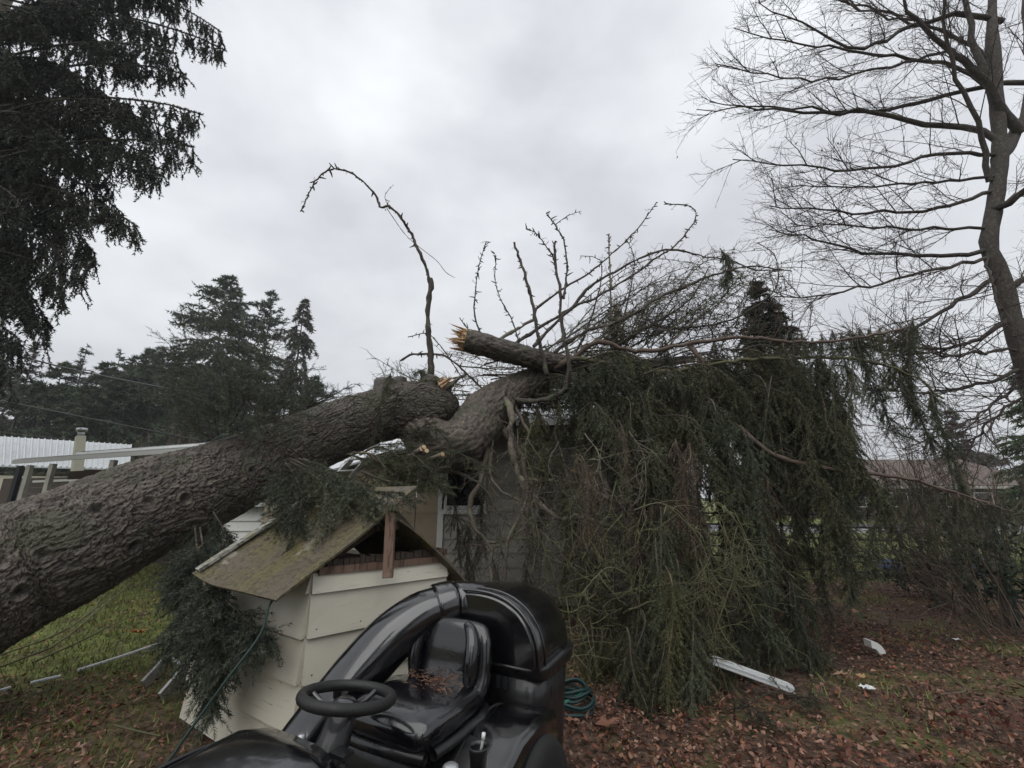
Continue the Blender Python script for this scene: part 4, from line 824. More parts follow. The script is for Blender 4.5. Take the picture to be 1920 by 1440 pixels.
# chute: one big arch from deck to hood
chp = A((822, 1143, 2.62), (790, 1155, 2.58), (740, 1190, 2.52), (690, 1242, 2.47), (640, 1305, 2.42), (590, 1372, 2.38), (550, 1430, 2.33), (515, 1500, 2.28))
def flatube(pts, w, h, m, k=28, n=2.6, ws=None):
    P = smooth(pts, m); T = nrm(np.gradient(P, axis=0)); B = np.broadcast_to(nrm(rt[None])[0], T.shape); Nn = nrm(np.cross(B, T)); B = nrm(np.cross(T, Nn))
    cx, cy = sup(k, n); ws = np.ones(m) if ws is None else ws
    return [[P[i]+B[i]*x*w*ws[i]+Nn[i]*y*h*ws[i] for x, y in zip(cx, cy)] for i in range(m)]
mb = MB(); mb.loft(flatube(chp, .128, .112, 40)); ch = mb.build('chute', m_gloss, mw, True)
p8 = A((852, 1133, 2.66), (836, 1137, 2.64), (818, 1143, 2.62)); mb = MB(); mb.loft(flatube(p8, .138, .122, 6)); mb.build('chute_collar', m_gloss, ch, True)
mb = MB(); mb.loft(flatube(np.array([at(930, 1150, 2.75), at(880, 1133, 2.69), at(850, 1132, 2.66)]), .13, .115, 8, ws=np.linspace(1.1, 1, 8))); mb.build('chute_inlet', m_gloss, ch, True)
# dry needles and leaf bits on the seat
N = 150; mb = MB(); rr = np.sqrt(rng.random(N)); aa = rng.random(N)*6.283
c0 = np.array([L(-.03+.12*q*q*math.cos(t), -.05+.19*q*q*math.sin(t), .715+.012*rng.random()) for q, t in zip(rr, aa)])
d = randv(N); d[:, 2] *= .15; d = nrm(d); Ln = (.012+.028*rng.random(N))[:, None]
mb.tubes(np.stack([c0-d*Ln/2, c0, c0+d*Ln/2], 1), .0014, 3)
stuff(tag(mb.build('dry_needles', m_needlelit), 'little heap of dry brown needles on the wet mower seat', 'dry needles'))

# ================================================================ SHED (house) BEHIND
HY = 6.85; hx0 = at(822, 950, HY)[0]; hx1 = 2.75; HZ = 2.62
sh = thing('garden_shed', 'grey lap-sided shed with small dark window, half buried under the fallen spruce', 'shed', ((hx0+hx1)/2, HY+2, 0))
mb = MB(); mb.box(((hx0+hx1)/2, HY+2.02, HZ/2), (hx1-hx0-.04, 4.0, HZ)); mb.build('wall', m_paint2, sh)
wx0, wx1 = at(840, 900, HY)[0], at(903, 900, HY)[0]; wz1, wz0 = at(870, 878, HY)[2], at(870, 955, HY)[2]
z = .12; r_ = 0
while z < HZ:
    spans = [(hx0+.10, hx1)]
    if z+.18 > wz0-.05 and z < wz1+.08: spans = [(hx0+.10, wx0-.08), (wx1+.08, hx1)]
    for (a0, b0) in spans:
        cuts = [a0]; x = a0+(.35 if r_ % 2 else .95)+rng.uniform(-.1, .2)
        while x < b0-.3: cuts.append(x); x += 1.1
        cuts.append(b0)
        for p, q in zip(cuts[:-1], cuts[1:]):
            if q-p < .03: continue
            B = np.array([[p+.002, HY-.028, z], [q-.002, HY-.028, z], [q-.002, HY+.004, z], [p+.002, HY+.004, z]]); zt = min(z+.205, HZ)
            T_ = np.array([[p+.002, HY-.010, zt], [q-.002, HY-.010, zt], [q-.002, HY+.004, zt], [p+.002, HY+.004, zt]])
            mb = MB(); mb.hexa(B, T_); mb.build('siding_board', m_paint2, sh)
    z += .2; r_ += 1
mb = MB(); mb.box((hx0+.045, HY-.03, HZ/2), (.09, .05, HZ)); mb.build('corner_trim', m_white, sh)
mb = MB(); wxm, wzm = (wx0+wx1)/2, (wz0+wz1)/2; t = .07
for c, s in (((wxm, HY-.03, wz1+t/2), (wx1-wx0+2*t, .05, t)), ((wxm, HY-.035, wz0-t/2), (wx1-wx0+2*t+.04, .07, t)), ((wx0-t/2, HY-.03, wzm), (t, .05, wz1-wz0)), ((wx1+t/2, HY-.03, wzm), (t, .05, wz1-wz0)), ((wxm, HY-.022, wz0+.03), (wx1-wx0, .03, .05))): mb.box(c, s)
fr = mb.build('window', m_white, sh)
mb = MB(); mb.box((wxm, HY-.012, wzm), (wx1-wx0, .01, wz1-wz0)); mb.build('pane', m_glass, fr)
mb = MB(); y0, y1 = HY-.35, HY+4.4; ym = HY+2.0; zr = HZ+.55
for (ya, za, yb, zb) in ((y0, HZ-.02, ym, zr), (ym, zr, y1, HZ-.05)):
    B = np.array([[hx0-.3, ya, za], [hx1+.3, ya, za], [hx1+.3, yb, zb], [hx0-.3, yb, zb]]); mb.hexa(B, B+[0, 0, .05])
mb.build('roof', m_shing, sh)
mb = MB(); mb.box(((hx0+hx1)/2, HY-.385, HZ-.03), (hx1-hx0+.6, .025, .13)); mb.build('fascia', m_dark, sh)
mb = MB(); gp = np.array([[hx0+1.2, HY-.45, HZ-.0], [hx0+2.3, HY-.42, HZ+.03]]); mb.beam(gp[0], gp[1], .02, .09); mb.build('gutter', m_white, sh)
# lean-to of plywood, left of the shed
lt = thing('lean_to', 'tan plywood lean-to with pale metal roof edge left of the grey shed', 'lean-to', tuple(atz(700, 1030)))
lx0, lx1 = at(497, 950, 7.25)[0], hx0-.02; zl, zh = at(520, 930, 7.25)[2], 2.45
n = 7
for i in range(n):
    a0 = lx0+(lx1-lx0)*i/n+.006; b0 = lx0+(lx1-lx0)*(i+1)/n-.006; za = zl+(zh-zl)*i/n; zb = zl+(zh-zl)*(i+1)/n
    B = np.array([[a0, 7.22, 0], [b0, 7.22, 0], [b0, 7.25, 0], [a0, 7.25, 0]]); T_ = B+np.array([[0, 0, za], [0, 0, zb], [0, 0, zb], [0, 0, za]])
    mb = MB(); mb.hexa(B, T_); mb.build('plywood_panel', m_ply, lt)
mb = MB(); mb.box(((lx0+lx1)/2, 8.4, zl/2), (lx1-lx0-.1, 2.2, zl-.05)); mb.build('wall', m_ply, lt)
B = np.array([[lx0-.15, 7.08, zl+.02], [lx1, 7.08, zh+.02], [lx1, 9.6, zh+.02], [lx0-.15, 9.6, zl+.02]]); mb = MB(); mb.hexa(B, B+[0, 0, .03]); mb.build('roof', m_roofm, lt)
# low white sided garden box further left (behind trunk)
gb = thing('low_outbuilding', 'low white lap-sided outbuilding glimpsed under the fallen trunk beside the lean-to', 'outbuilding', tuple(atz(455, 1040)))
ga, gb2 = at(415, 985, 7.6)[0], at(500, 985, 7.6)[0]
lapwall(gb, np.array([ga, 7.6]), np.array([gb2, 7.6]), .02, 1.35, .16, m_white, np.array([0, -1.]), name='siding_board')
mb = MB(); mb.box(((ga+gb2)/2, 8.3, .68), (gb2-ga, 1.3, 1.34)); mb.build('wall', m_white, gb)
mb = MB(); mb.box(((ga+gb2)/2, 8.2, 1.40), (gb2-ga+.2, 1.6, .05)); mb.build('roof', m_roofm, gb)

# ================================================================ LEFT NEIGHBOUR BUILDINGS
pc = thing('patio_cover', 'long low patio roof on grey posts at the left edge behind the trunk', 'patio cover', tuple(atz(100, 1010)))
a, b = at(25, 866, 9.0), at(440, 838, 6.95); dv = nrm((b-a)[None])[0]; nv = np.array([-dv[1], dv[0], 0]); nv = nv if nv[1] > 0 else -nv
def edge_beam(t0, t1, off, dz, w, h, mat, name, parent=pc):
    p, q = a+(b-a)*t0+nv*off+ZZ*dz, a+(b-a)*t1+nv*off+ZZ*dz; mb = MB(); mb.beam(p, q, w, h); return mb.build(name, mat, parent)
edge_beam(0, 1, 0, 0, .04, .08, m_kerb, 'fascia')
edge_beam(.22, 1, .35, .10, .05, .12, m_white, 'gutter')
B = np.array([a+ZZ*.05, b+ZZ*.05, b+nv*.4+ZZ*.10, a+nv*.4+ZZ*.10]); mb = MB(); mb.hexa(B, B+[0, 0, .012]); mb.build('roof', m_roofm, pc)
B = np.array([a+(b-a)*.22+nv*.41+ZZ*.15, b+nv*.41+ZZ*.15, b+nv*2.8+ZZ*.50, a+(b-a)*.22+nv*2.8+ZZ*.36]); mb = MB(); mb.hexa(B, B+[0, 0, .04]); mb.build('shingle_roof', m_shing, pc)
for t_ in (.02, .075, .20, .5):
    p = a+(b-a)*t_+nv*.08; mb = MB(); mb.beam(np.r_[p[:2], 0], np.r_[p[:2], p[2]-.08], .085, .08, (1, 0, 0)); mb.build('post', m_paint2 if t_ > .05 else m_black, pc)
for i in range(44):       # little slats under the eave
    p = a+(b-a)*(.02+i*.0075)+nv*.9
    mb = MB() if i == 0 else mb; mb.box(p-ZZ*.24, (.03, .02, .18))
mb.build('slat', m_dark, pc)
edge_beam(-.3, .95, 1.0, -.17, .04, .04, m_dark, 'rail'); edge_beam(-.3, .95, 1.2, -.32, .05, .05, m_white, 'rail')
p = a+nv*2.4; q = b+nv*2.4; p = p-(b-a)*1.0; mb = MB(); mb.beam(np.r_[p[:2], 1.03], np.r_[q[:2], 1.03], .05, 2.06); mb.build('back_wall', m_dark, pc)
p = a+(b-a)*.27+nv*.9; mb = MB(); mb.box(p-ZZ*.5, (.18, .03, .36)); mb.build('board', m_orange, pc)
mb = MB()
for i in range(46):
    p = a+(b-a)*(i/92-.12)+nv*.5; mb.tubes(np.array([np.r_[p[:2], .0], np.r_[p[:2], 1.75]]), .004, 3)
for j in range(14):
    p, q = a-(b-a)*.12+nv*.5, a+(b-a)*.38+nv*.5; mb.tubes(np.array([np.r_[p[:2], .1+j*.125], np.r_[q[:2], .1+j*.125]]), .004, 3)
tag(mb.build('wire_fence', m_wire), 'wire mesh fence panel below the patio cover', 'wire fence')
mh = thing('metal_roof_house', 'neighbouring house with pale ribbed metal roof, cut by the left edge', 'house', tuple(atz(80, 980)))
a1, b1_ = at(-160, 797, 17.5), at(245, 839, 22.5); c1, d1 = at(-160, 868, 15), at(245, 862, 18.5); c1[2] = d1[2] = 2.6; a1[2] = b1_[2] = 4.1
B = np.array([c1, d1, b1_, a1]); mb = MB(); mb.hexa(B, B+[0, 0, .05]); mb.build('roof', m_roofm, mh)
for i in range(34):
    t_ = i/33; p, q = c1+(d1-c1)*t_, a1+(b1_-a1)*t_; mb = MB(); mb.beam(p+ZZ*.07, q+ZZ*.07, .045, .04); mb.build('roof_rib', m_roofm, mh)
mb = MB(); mb.beam(np.r_[c1[:2]+[0, .5], 1.15], np.r_[d1[:2]+[0, .5], 1.15], .2, 2.3); mb.build('wall', m_paint, mh)
fl = thing('chimney_flue', 'cream sheet-metal chimney flue with steel cap in front of the pale ribbed roof', 'chimney', tuple(at(145, 850, 11)))
mb = MB(); mb.tubes(A((142, 905, 11), (147, 860, 11), (151, 818, 11)), np.array([.14, .14, .12]), 4, cap=True); mb.build('flue_box', m_yellow, fl)
mb = MB(); mb.tubes(A((151, 818, 11), (153, 808, 11)), .07, 12, cap=True); mb.tubes(A((153, 809, 11), (154, 803, 11)), .11, 12, cap=True); mb.build('cap', m_metal, fl, True)

# ================================================================ STANDING TREES
def conifer(px, top_y, Y, wpx, label, base_z=0, nb=120, dens=1.0, droop=.5, cols=((.022,.032,.022), (.045,.058,.038)), group=None, lowf=.1, seedy=0, lean=0, cat='conifer', name='conifer', size=1.0, shape=.74, nl=.34, nw=.10):
    tp = at(px, top_y, Y); H = tp[2]; base = np.array([tp[0]+lean, Y, 0]); Rm = wpx*.84*Y/F; nb = int(nb*1.35)
    t = thing(name, label, cat, tuple(base), group)
    P = smooth([base, (base+tp)/2+np.array([.1, 0, 0]), tp], 14); mb = MB(); mb.tubes(P, np.linspace(H*.010+.03, .015, 14), 8); mb.build('trunk', m_dead, t, True)
    hz = lowf+(1-lowf)*np.sort(rng.random(nb)**.9); hz = np.minimum(hz, .985); x = hz*13; i = np.minimum(x.astype(int), 12); f = (x-i)[:, None]; p = P[i]*(1-f)+P[i+1]*f
    ang = rng.random(nb)*6.283; ln = Rm*(1-hz)**shape*(.6+.55*rng.random(nb))+.10*size
    rise = np.where(hz > .7, .55, .05); d = np.stack([np.cos(ang), np.sin(ang), rise], -1)
    Bm = grow(p, d, ln, 8, droop/np.maximum(ln, .5)*1.6, .07)
    mb = MB(); mb.tubes(Bm, np.linspace(.05, .012, 8)*size, 3)
    k2 = 12; q, tn, tt = kids(Bm, k2, .12, 1); sd = randv(len(q)); sd[:, 2] *= .25
    dd = tn*.8+sd*.8; dd[:, 2] -= .25*droop; l2 = np.repeat(ln, k2)*.33*(1.1-.6*tt)*(.5+.8*rng.random(len(q))); l2 = np.clip(l2, .12*size, 2.2*size)
    C = grow(q, dd, l2, 5, droop*1.0+.15, .1); mb.tubes(C, np.linspace(.014, .006, 5)*size, 3); mb.build('limbs', m_dead, t, True)
    nb_ = MB(); needles(nb_, C, 20*dens/size, nl*size, nw*size, .75, cols); needles(nb_, Bm[:, 2:], 16*dens/size, nl*size, nw*size, .9, cols)
    stuff(nb_.build('foliage', m_far, t)); return t
FCOL = 1
G_ = 'conifers behind the neighbouring houses'
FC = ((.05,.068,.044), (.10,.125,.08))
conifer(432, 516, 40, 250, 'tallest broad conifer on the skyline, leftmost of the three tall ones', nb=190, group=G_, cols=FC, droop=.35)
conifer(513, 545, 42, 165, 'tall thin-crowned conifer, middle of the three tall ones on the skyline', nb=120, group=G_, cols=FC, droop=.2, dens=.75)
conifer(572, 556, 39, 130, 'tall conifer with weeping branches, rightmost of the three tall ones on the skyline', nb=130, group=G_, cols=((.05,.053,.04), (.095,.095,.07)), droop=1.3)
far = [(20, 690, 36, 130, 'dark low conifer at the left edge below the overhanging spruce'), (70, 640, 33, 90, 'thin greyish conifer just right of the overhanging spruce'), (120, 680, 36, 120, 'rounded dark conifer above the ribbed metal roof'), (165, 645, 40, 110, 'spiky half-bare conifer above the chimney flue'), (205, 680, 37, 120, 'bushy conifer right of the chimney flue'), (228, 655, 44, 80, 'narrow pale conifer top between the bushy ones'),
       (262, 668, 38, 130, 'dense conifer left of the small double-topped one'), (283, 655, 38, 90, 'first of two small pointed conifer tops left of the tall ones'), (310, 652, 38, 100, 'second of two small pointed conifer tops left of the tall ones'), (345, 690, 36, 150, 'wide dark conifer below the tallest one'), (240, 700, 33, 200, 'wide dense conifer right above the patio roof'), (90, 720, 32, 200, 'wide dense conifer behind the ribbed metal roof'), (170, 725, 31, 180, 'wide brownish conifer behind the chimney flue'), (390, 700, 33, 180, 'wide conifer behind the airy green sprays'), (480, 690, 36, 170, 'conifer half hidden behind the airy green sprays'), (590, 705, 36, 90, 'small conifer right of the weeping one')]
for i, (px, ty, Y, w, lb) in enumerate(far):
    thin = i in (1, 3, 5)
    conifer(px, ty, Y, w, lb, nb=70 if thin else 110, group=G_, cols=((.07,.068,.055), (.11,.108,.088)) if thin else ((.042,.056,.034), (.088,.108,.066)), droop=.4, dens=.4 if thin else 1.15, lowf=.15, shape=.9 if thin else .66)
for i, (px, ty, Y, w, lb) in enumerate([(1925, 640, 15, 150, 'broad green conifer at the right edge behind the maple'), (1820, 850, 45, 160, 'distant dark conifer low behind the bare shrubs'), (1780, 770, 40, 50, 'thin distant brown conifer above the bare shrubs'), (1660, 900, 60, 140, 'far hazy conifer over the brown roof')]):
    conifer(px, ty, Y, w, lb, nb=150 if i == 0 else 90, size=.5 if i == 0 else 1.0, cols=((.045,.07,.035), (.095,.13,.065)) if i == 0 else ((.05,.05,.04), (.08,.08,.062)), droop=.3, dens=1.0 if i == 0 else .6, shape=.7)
conifer(1418, 528, 11.5, 190, 'slim dark spruce standing behind the shed, its tip above the tangle', nb=230, cols=((.016,.024,.017), (.035,.047,.032)), droop=.7, size=.34, dens=1.5, lowf=.3, shape=.75, cat='spruce', name='spruce')
conifer(1150, 570, 12, 120, 'small feathery conifer behind the shed roof', nb=70, cols=((.03,.04,.024), (.055,.065,.04)), droop=.9, size=.34, dens=.7, lowf=.45, cat='conifer')

for i, (x, y, h) in enumerate([(-6, -13, 15), (5, -14, 15)]):  # two unseen conifers, added only so the wet mower plastic reflects something dark
    t = thing('conifer', ['tall conifer behind the viewer, on the left', 'tall conifer behind the viewer, on the right'][i], 'conifer', (x, y, 0))
    P = smooth([(x, y, 0), (x, y, h/2), (x, y, h)], 10); mb = MB(); mb.tubes(P, np.linspace(.25, .03, 10), 8); mb.build('trunk', m_dead, t, True)
    nb = 130; hz = .06+.92*rng.random(nb); ang = rng.random(nb)*6.283; Bm = grow(np.c_[np.full(nb, x), np.full(nb, y), hz*h], np.stack([np.cos(ang), np.sin(ang), 0*ang], -1), 4.2*(1-hz)**.7*(.7+.5*rng.random(nb))+.2, 7, .2, .08)
    q, tn, tt = kids(Bm, 8, .1, 1); C = grow(q, tn+randv(len(q))*.7, .9*rng.random(len(q))+.2, 5, .4, .1); nb_ = MB(); needles(nb_, C, 16, .4, .2, .8, FC); stuff(nb_.build('foliage', m_far, t))
# overhanging spruce, top left
sp = thing('standing_spruce', 'tall dark spruce at the left edge, its weeping branches hanging into the sky', 'spruce', (-11.2, 7.6, 0))
P = smooth([(-13.6, 8.2, 0), (-13.5, 8.2, 8), (-13.4, 8.2, 18)], 30); mb = MB(); mb.tubes(P, np.linspace(.42, .22, 30), 16); mb.build('trunk', m_bark if False else m_limb, sp, True)
tips = [(415, 60), (424, 95), (405, -40), (350, 140), (330, 100), (380, 215), (362, 275), (345, 250), (310, 320), (290, 300), (258, 425), (235, 405), (215, 350), (178, 475), (170, 500), (130, 530), (125, 450), (60, 585), (95, 610), (60, 560), (40, 640), (250, 200), (200, 250), (150, 300), (100, 350), (50, 400), (20, 480), (300, 60), (250, 20), (200, 100), (150, 150), (100, 200), (60, 250), (20, 330), (10, 560), (0, 620), (30, 120), (90, 60), (10, 200), (60, 480), (110, 410), (160, 400), (320, 0), (380, -20), (120, 260), (200, 180), (0, 420), (20, 700), (-20, 540), (5, 660), (270, 130), (290, 250), (70, 20), (180, 20)]
for k, (tx, ty) in enumerate(tips):
    Yt = rng.uniform(6.0, 9.0); T_ = at(tx, ty, Yt); hz_ = T_[2]+rng.uniform(.8, 2.6); B0 = np.array([-13.5, 8.2, hz_]); mid = (B0+T_)/2+np.array([0, 0, .35+.2*rng.random()])
    bough(sp, [B0, mid, mid*.35+T_*.65+np.array([0, 0, .16]), T_], .035, 44, .85, 1.4, 1.5, 7, .30, 110, nl=.05, nw=.022, mat=m_dead, cols=((.013,.019,.015), (.03,.041,.031)), smn=16, t0=.22, side=.55, r2=.010)

# ---------------------------------------------------------------- bare maple, right
mp_ = thing('bare_maple', 'large leafless maple at the right edge with long fine twigs reaching left', 'bare tree', tuple(np.r_[at(1950, 1000, 8.0)[:2], 0]))
mm = MB(); P = smooth(A((1985, 1050, 8.0), (1945, 800, 8.0), (1925, 700, 8.0), (1902, 600, 8.0), (1882, 520, 8.0), (1857, 460, 8.0), (1862, 400, 8.0), (1870, 300, 8.0), (1868, 200, 8.0), (1866, 100, 8.0), (1862, 0, 8.0), (1858, -250, 8.0)), 60)
rr = .66*np.interp(np.linspace(0, 1, 60), [0, .3, .55, .62, .7, 1], [.26, .225, .19, .22, .135, .06]); P = P+np.stack([.06*np.sin(np.linspace(0, 17, 60)), 0*rr, 0*rr], -1); mm.tubes(P, rr*(1+.04*rng.normal(size=60)), 14); mm.build('trunk', m_maple, mp_, True)
limbs = [([(1845, 470), (1750, 480), (1620, 470), (1500, 440), (1440, 432)], .05), ([(1858, 360), (1780, 385), (1660, 400), (1540, 392), (1440, 385)], .045), ([(1868, 262), (1820, 240), (1700, 225), (1620, 210), (1500, 210), (1330, 190)], .075),
         ([(1915, 250), (1880, 200), (1835, 140), (1780, 90), (1720, 40), (1690, 0), (1660, -60)], .11), ([(1925, 155), (1860, 158), (1760, 185), (1660, 205), (1560, 208), (1440, 200), (1310, 205)], .06), ([(1880, 40), (1800, 30), (1720, 45), (1650, 80), (1600, 92), (1500, 40), (1420, 10)], .07),
         ([(1865, 290), (1750, 290), (1620, 320), (1500, 310), (1380, 300)], .045), ([(1860, 525), (1780, 575), (1700, 620), (1620, 650), (1540, 655)], .05), ([(1890, 600), (1810, 645), (1740, 655), (1640, 640)], .05), ([(1915, 655), (1790, 665), (1640, 660)], .03), ([(1925, 690), (1830, 722), (1740, 735), (1650, 730)], .04),
         ([(1860, 430), (1740, 430), (1620, 425), (1480, 420)], .035), ([(1870, 180), (1800, 130), (1700, 110), (1560, 90), (1380, 60)], .05), ([(1868, 120), (1780, 60), (1650, 20), (1480, -20)], .05), ([(1862, 480), (1780, 500), (1650, 530), (1540, 555), (1450, 560)], .04), ([(1868, 330), (1760, 340), (1620, 350), (1480, 350)], .035),
         ([(1862, 400), (1900, 370), (1960, 330), (2040, 260)], .09), ([(1870, 300), (1905, 250), (1930, 150), (1920, 0), (1915, -200)], .13), ([(1890, 540), (1960, 500), (2080, 420)], .07), ([(1865, 200), (1830, 90), (1800, -60), (1790, -200)], .09), ([(1855, 340), (1835, 240), (1790, 130), (1770, 20), (1760, -120)], .06),
         ([(1720, 50), (1600, 10), (1450, -60)], .03), ([(1780, 95), (1650, 130), (1500, 150), (1340, 120)], .035), ([(1905, 620), (1980, 560), (2100, 520)], .06), ([(1925, 700), (1830, 780), (1700, 840)], .03), ([(1930, 730), (1860, 790), (1800, 870)], .03), ([(1850, 470), (1870, 560), (1930, 660), (1990, 720)], .03)]
for pts, r in limbs:
    P = np.array([at(x, y, Yv) for (x, y), Yv in zip(pts, np.linspace(8.0, rng.uniform(6.6, 8.8), len(pts)))])
    P = smooth(P, 18)[None]; P[:, 1:] += rng.normal(size=P[:, 1:].shape)*.025
    mb = MB(); mb.tubes(P, np.linspace(r, .010, 18), 7); br = mb.build('limb', m_maple, mp_, True)
    left = P[0, -1, 0] < P[0, 0, 0]
    tw = MB(); p, t, tt = kids(P, 17, .12, 1); q = randv(len(p)); d = t*.9+q*.8; d[:, 2] += .12; d[:, 0] += -.25 if left else .25
    B = grow(p, d, (.6+1.6*rng.random(len(p)))*(1.15-.8*tt), 9, .02, .10); tw.tubes(B, np.linspace(.0125, .0045, 9), 4)
    p, t, tt = kids(B, 7, .1, 1); q = randv(len(p)); C = grow(p, t*.9+q*.75, (.3+.7*rng.random(len(p)))*(1.1-.5*tt), 6, -.1, .12); tw.tubes(C, np.linspace(.0052, .0028, 6), 3)
    p, t, tt = kids(C, 4, .15, 1); q = randv(len(p)); Dd = grow(p, t*.8+q*.75, .07+.2*rng.random(len(p)), 4, -.1, .15); tw.tubes(Dd, np.linspace(.0032, .0021, 4), 3)
    if rng.random() < .8:      # a few withered leaves
        k = rng.choice(len(Dd), 5); needles(tw, Dd[k], 14, .06, .035, .9, ((.03,.02,.015), (.04,.025,.02)))
        tw.hascol = False
    stuff(tw.build('twigs', m_mtwig, br, True))

# ---------------------------------------------------------------- right hand shrubs
def stems(name, label, cat, roots, n, h, lean, mat, spread=.3, tw=8, r=.009, g=.3, l2=.4, dens=0, cols=None, sub=3):
    t = thing(name, label, cat, tuple(np.r_[np.mean(roots, axis=0)[:2], 0])); mb = MB(); roots = np.asarray(roots)
    p = roots[rng.integers(0, len(roots), n)]+rng.normal(size=(n, 3))*[.15, .15, 0]; p[:, 2] = 0
    d = np.array([lean[0], lean[1], 1.])+rng.normal(size=(n, 3))*spread; d[:, 2] = np.abs(d[:, 2])
    B = grow(p, d, h*(.45+.65*rng.random(n)), 14, g, .13); mb.tubes(B, np.linspace(r, r*.35, 14), 5); stuff(mb.build('stems', mat, t, True))
    mb = MB(); p, tn, tt = kids(B, tw, .2, 1); C = grow(p, tn+randv(len(p))*.7, l2*(.4+.8*rng.random(len(p))), 6, 0, .1); mb.tubes(C, np.linspace(r*.4, r*.2, 6), 3)
    p, tn, tt = kids(C, sub, .2, 1); C2 = grow(p, tn+randv(len(p))*.7, l2*.4*(.4+.8*rng.random(len(p))), 4, 0, .1); mb.tubes(C2, r*.2, 3)
    stuff(mb.build('twigs', mat, t, True))
    if dens:
        nb_ = MB(); needles(nb_, np.concatenate([C[:, 2:]]), dens, .09, .035, 1.0, cols); needles(nb_, C2, dens, .09, .035, 1.0, cols); stuff(nb_.build('leaves', m_leaf, t))
    return t
m_brush = M('pale brush stem', (.11,.085,.065), .85, layers=[((6,6,6), .5, .65, (.09,.065,.05))])
stems('bare_shrub', 'tall thicket of bare arching stems at the right edge beside the wire fence', 'shrub', [atz(1840, 1160), atz(1880, 1185), atz(1900, 1210), atz(1800, 1130)], 40, 3.1, (-.40, .1), m_brush, .30, 12, .0075, .16, .6)
stems('bare_shrub', 'reddish-brown bare bush behind the leafy rhododendron', 'shrub', [atz(1750, 1060), atz(1820, 1050), atz(1880, 1060)], 40, 3.2, (-.05, 0), m_brush, .28, 12, .012, .05, .6)
stems('bare_shrub', 'red-stemmed bare bush above the neighbouring roof by the dark conifers', 'shrub', [np.array([at(x, 850, 24)[0], 24, 0]) for x in (290, 310, 330, 345)], 50, 5.2, (0, 0), M('red stem', (.13,.07,.06), .8), .18, 6, .022, 0, .8)
stems('rhododendron', 'dark-leaved rhododendron bush in front of the black tube gate', 'shrub', [atz(1760, 1120), atz(1740, 1118), atz(1785, 1125)], 24, 1.15, (-.25, 0), m_twig, .36, 12, .009, .2, .2, dens=26, cols=((.018,.026,.016), (.045,.06,.035)))
stems('leafy_shrub', 'red-leaved twiggy shrub low at the right edge', 'shrub', [atz(1915, 1400), atz(1935, 1420)], 9, .42, (-.2, 0), m_twig, .3, 6, .003, .2, .09, dens=7, cols=((.07,.018,.015), (.10,.03,.02)))
stems('evergreen_shrub', 'dark evergreen shrub at the right edge behind the wire fence', 'shrub', [atz(1925, 1170), atz(1950, 1200)], 20, 1.5, (-.1, 0), m_twig, .25, 10, .008, .1, .2, dens=34, cols=((.02,.03,.018), (.04,.055,.03)))
stems('hedge', 'brown-leaved hedge on the far side of the gate', 'hedge', [np.array([at(x, 990, 16)[0], 16.2, 0]) for x in range(1640, 1900, 20)], 60, 1.4, (0, 0), m_twig, .4, 10, .01, .1, .3, dens=8, cols=((.05,.04,.022), (.08,.07,.035)))

# ---------------------------------------------------------------- gate, fence, far house
gt = thing('tube_gate', 'black tubular steel field gate behind the hanging branches', 'gate', tuple(atz(1500, 1090)))
gy = 9.3; ga_, gb_ = at(1290, 1040, gy), at(1500, 1060, gy-.4); gx0, gx1 = at(1280, 1040, 10.2)[0], at(1700, 1080, 8.7)[0]
for j, zz in enumerate((.12, .30, .50, .72, .95, 1.18)):
    p, q = np.array([gx0, 10.2, zz]), np.array([gx1, 8.7, zz]); mb = MB(); mb.tubes(np.array([p, q]), .019, 8, cap=True); mb.build('rail', m_black, gt, True)
for f_ in (0, .48, 1):
    p = np.array([gx0+(gx1-gx0)*f_, 10.2-1.5*f_, .02]); mb = MB(); mb.tubes(np.array([p, p+ZZ*1.24]), .023, 8, cap=True); mb.build('upright', m_black, gt, True)
wf = thing('wire_fence', 'sagging wire fence with green steel posts along the right edge', 'wire fence', tuple(atz(1900, 1180)))
for (px, py) in ((1912, 1175), (1850, 1110), (1800, 1085)):
    p = atz(px, py); mb = MB(); mb.beam(p, p+ZZ*1.45+np.array([.03, 0, 0]), .035, .035, (1, 0, 0)); mb.build('post', m_hose3, wf)
mb = MB()
pa, pb, pc2 = atz(1912, 1175), atz(1850, 1110), atz(1800, 1085)
for j in range(11):
    mb.tubes(np.array([pa+ZZ*(.1+.12*j), pb+ZZ*(.1+.12*j), pc2+ZZ*(.1+.12*j)]), .0025, 3)
for i in range(60):
    t_ = i/59; p = pa+(pb-pa)*t_*2 if t_ < .5 else pb+(pc2-pb)*(t_-.5)*2; mb.tubes(np.array([p+ZZ*.1, p+ZZ*1.3]), .002, 3)
stuff(mb.build('mesh', m_wire, wf))
p = atz(1893, 1170); mb = MB(); mb.beam(p, p+ZZ*1.9+np.array([-.12, 0, 0]), .06, .06, (1, 0, 0)); tag(mb.build('fence_post', m_brush), 'weathered pale timber post at the right edge behind the wire fence', 'post')
fh = thing('far_house', 'low house with brown shingle roof across the road', 'house', tuple(np.r_[at(1720, 950, 30)[:2], 0]))
x0, x1 = at(1555, 940, 30)[0], at(1990, 940, 30)[0]
mb = MB(); mb.box(((x0+x1)/2, 34, 1.1), (x1-x0-1, 7, 2.2)); mb.build('wall', m_dark, fh)
B = np.array([[x0, 30, 2.15], [x1, 30, 2.15], [x1-2, 34, 4.2], [x0+2, 34, 4.2]]); mb = MB(); mb.hexa(B, B+[0, 0, .12]); B2 = np.array([[x0+2, 34, 4.2], [x1-2, 34, 4.2], [x1, 38, 2.15], [x0, 38, 2.15]]); mb.hexa(B2, B2+[0, 0, .12]); mb.build('roof', m_brroof, fh)
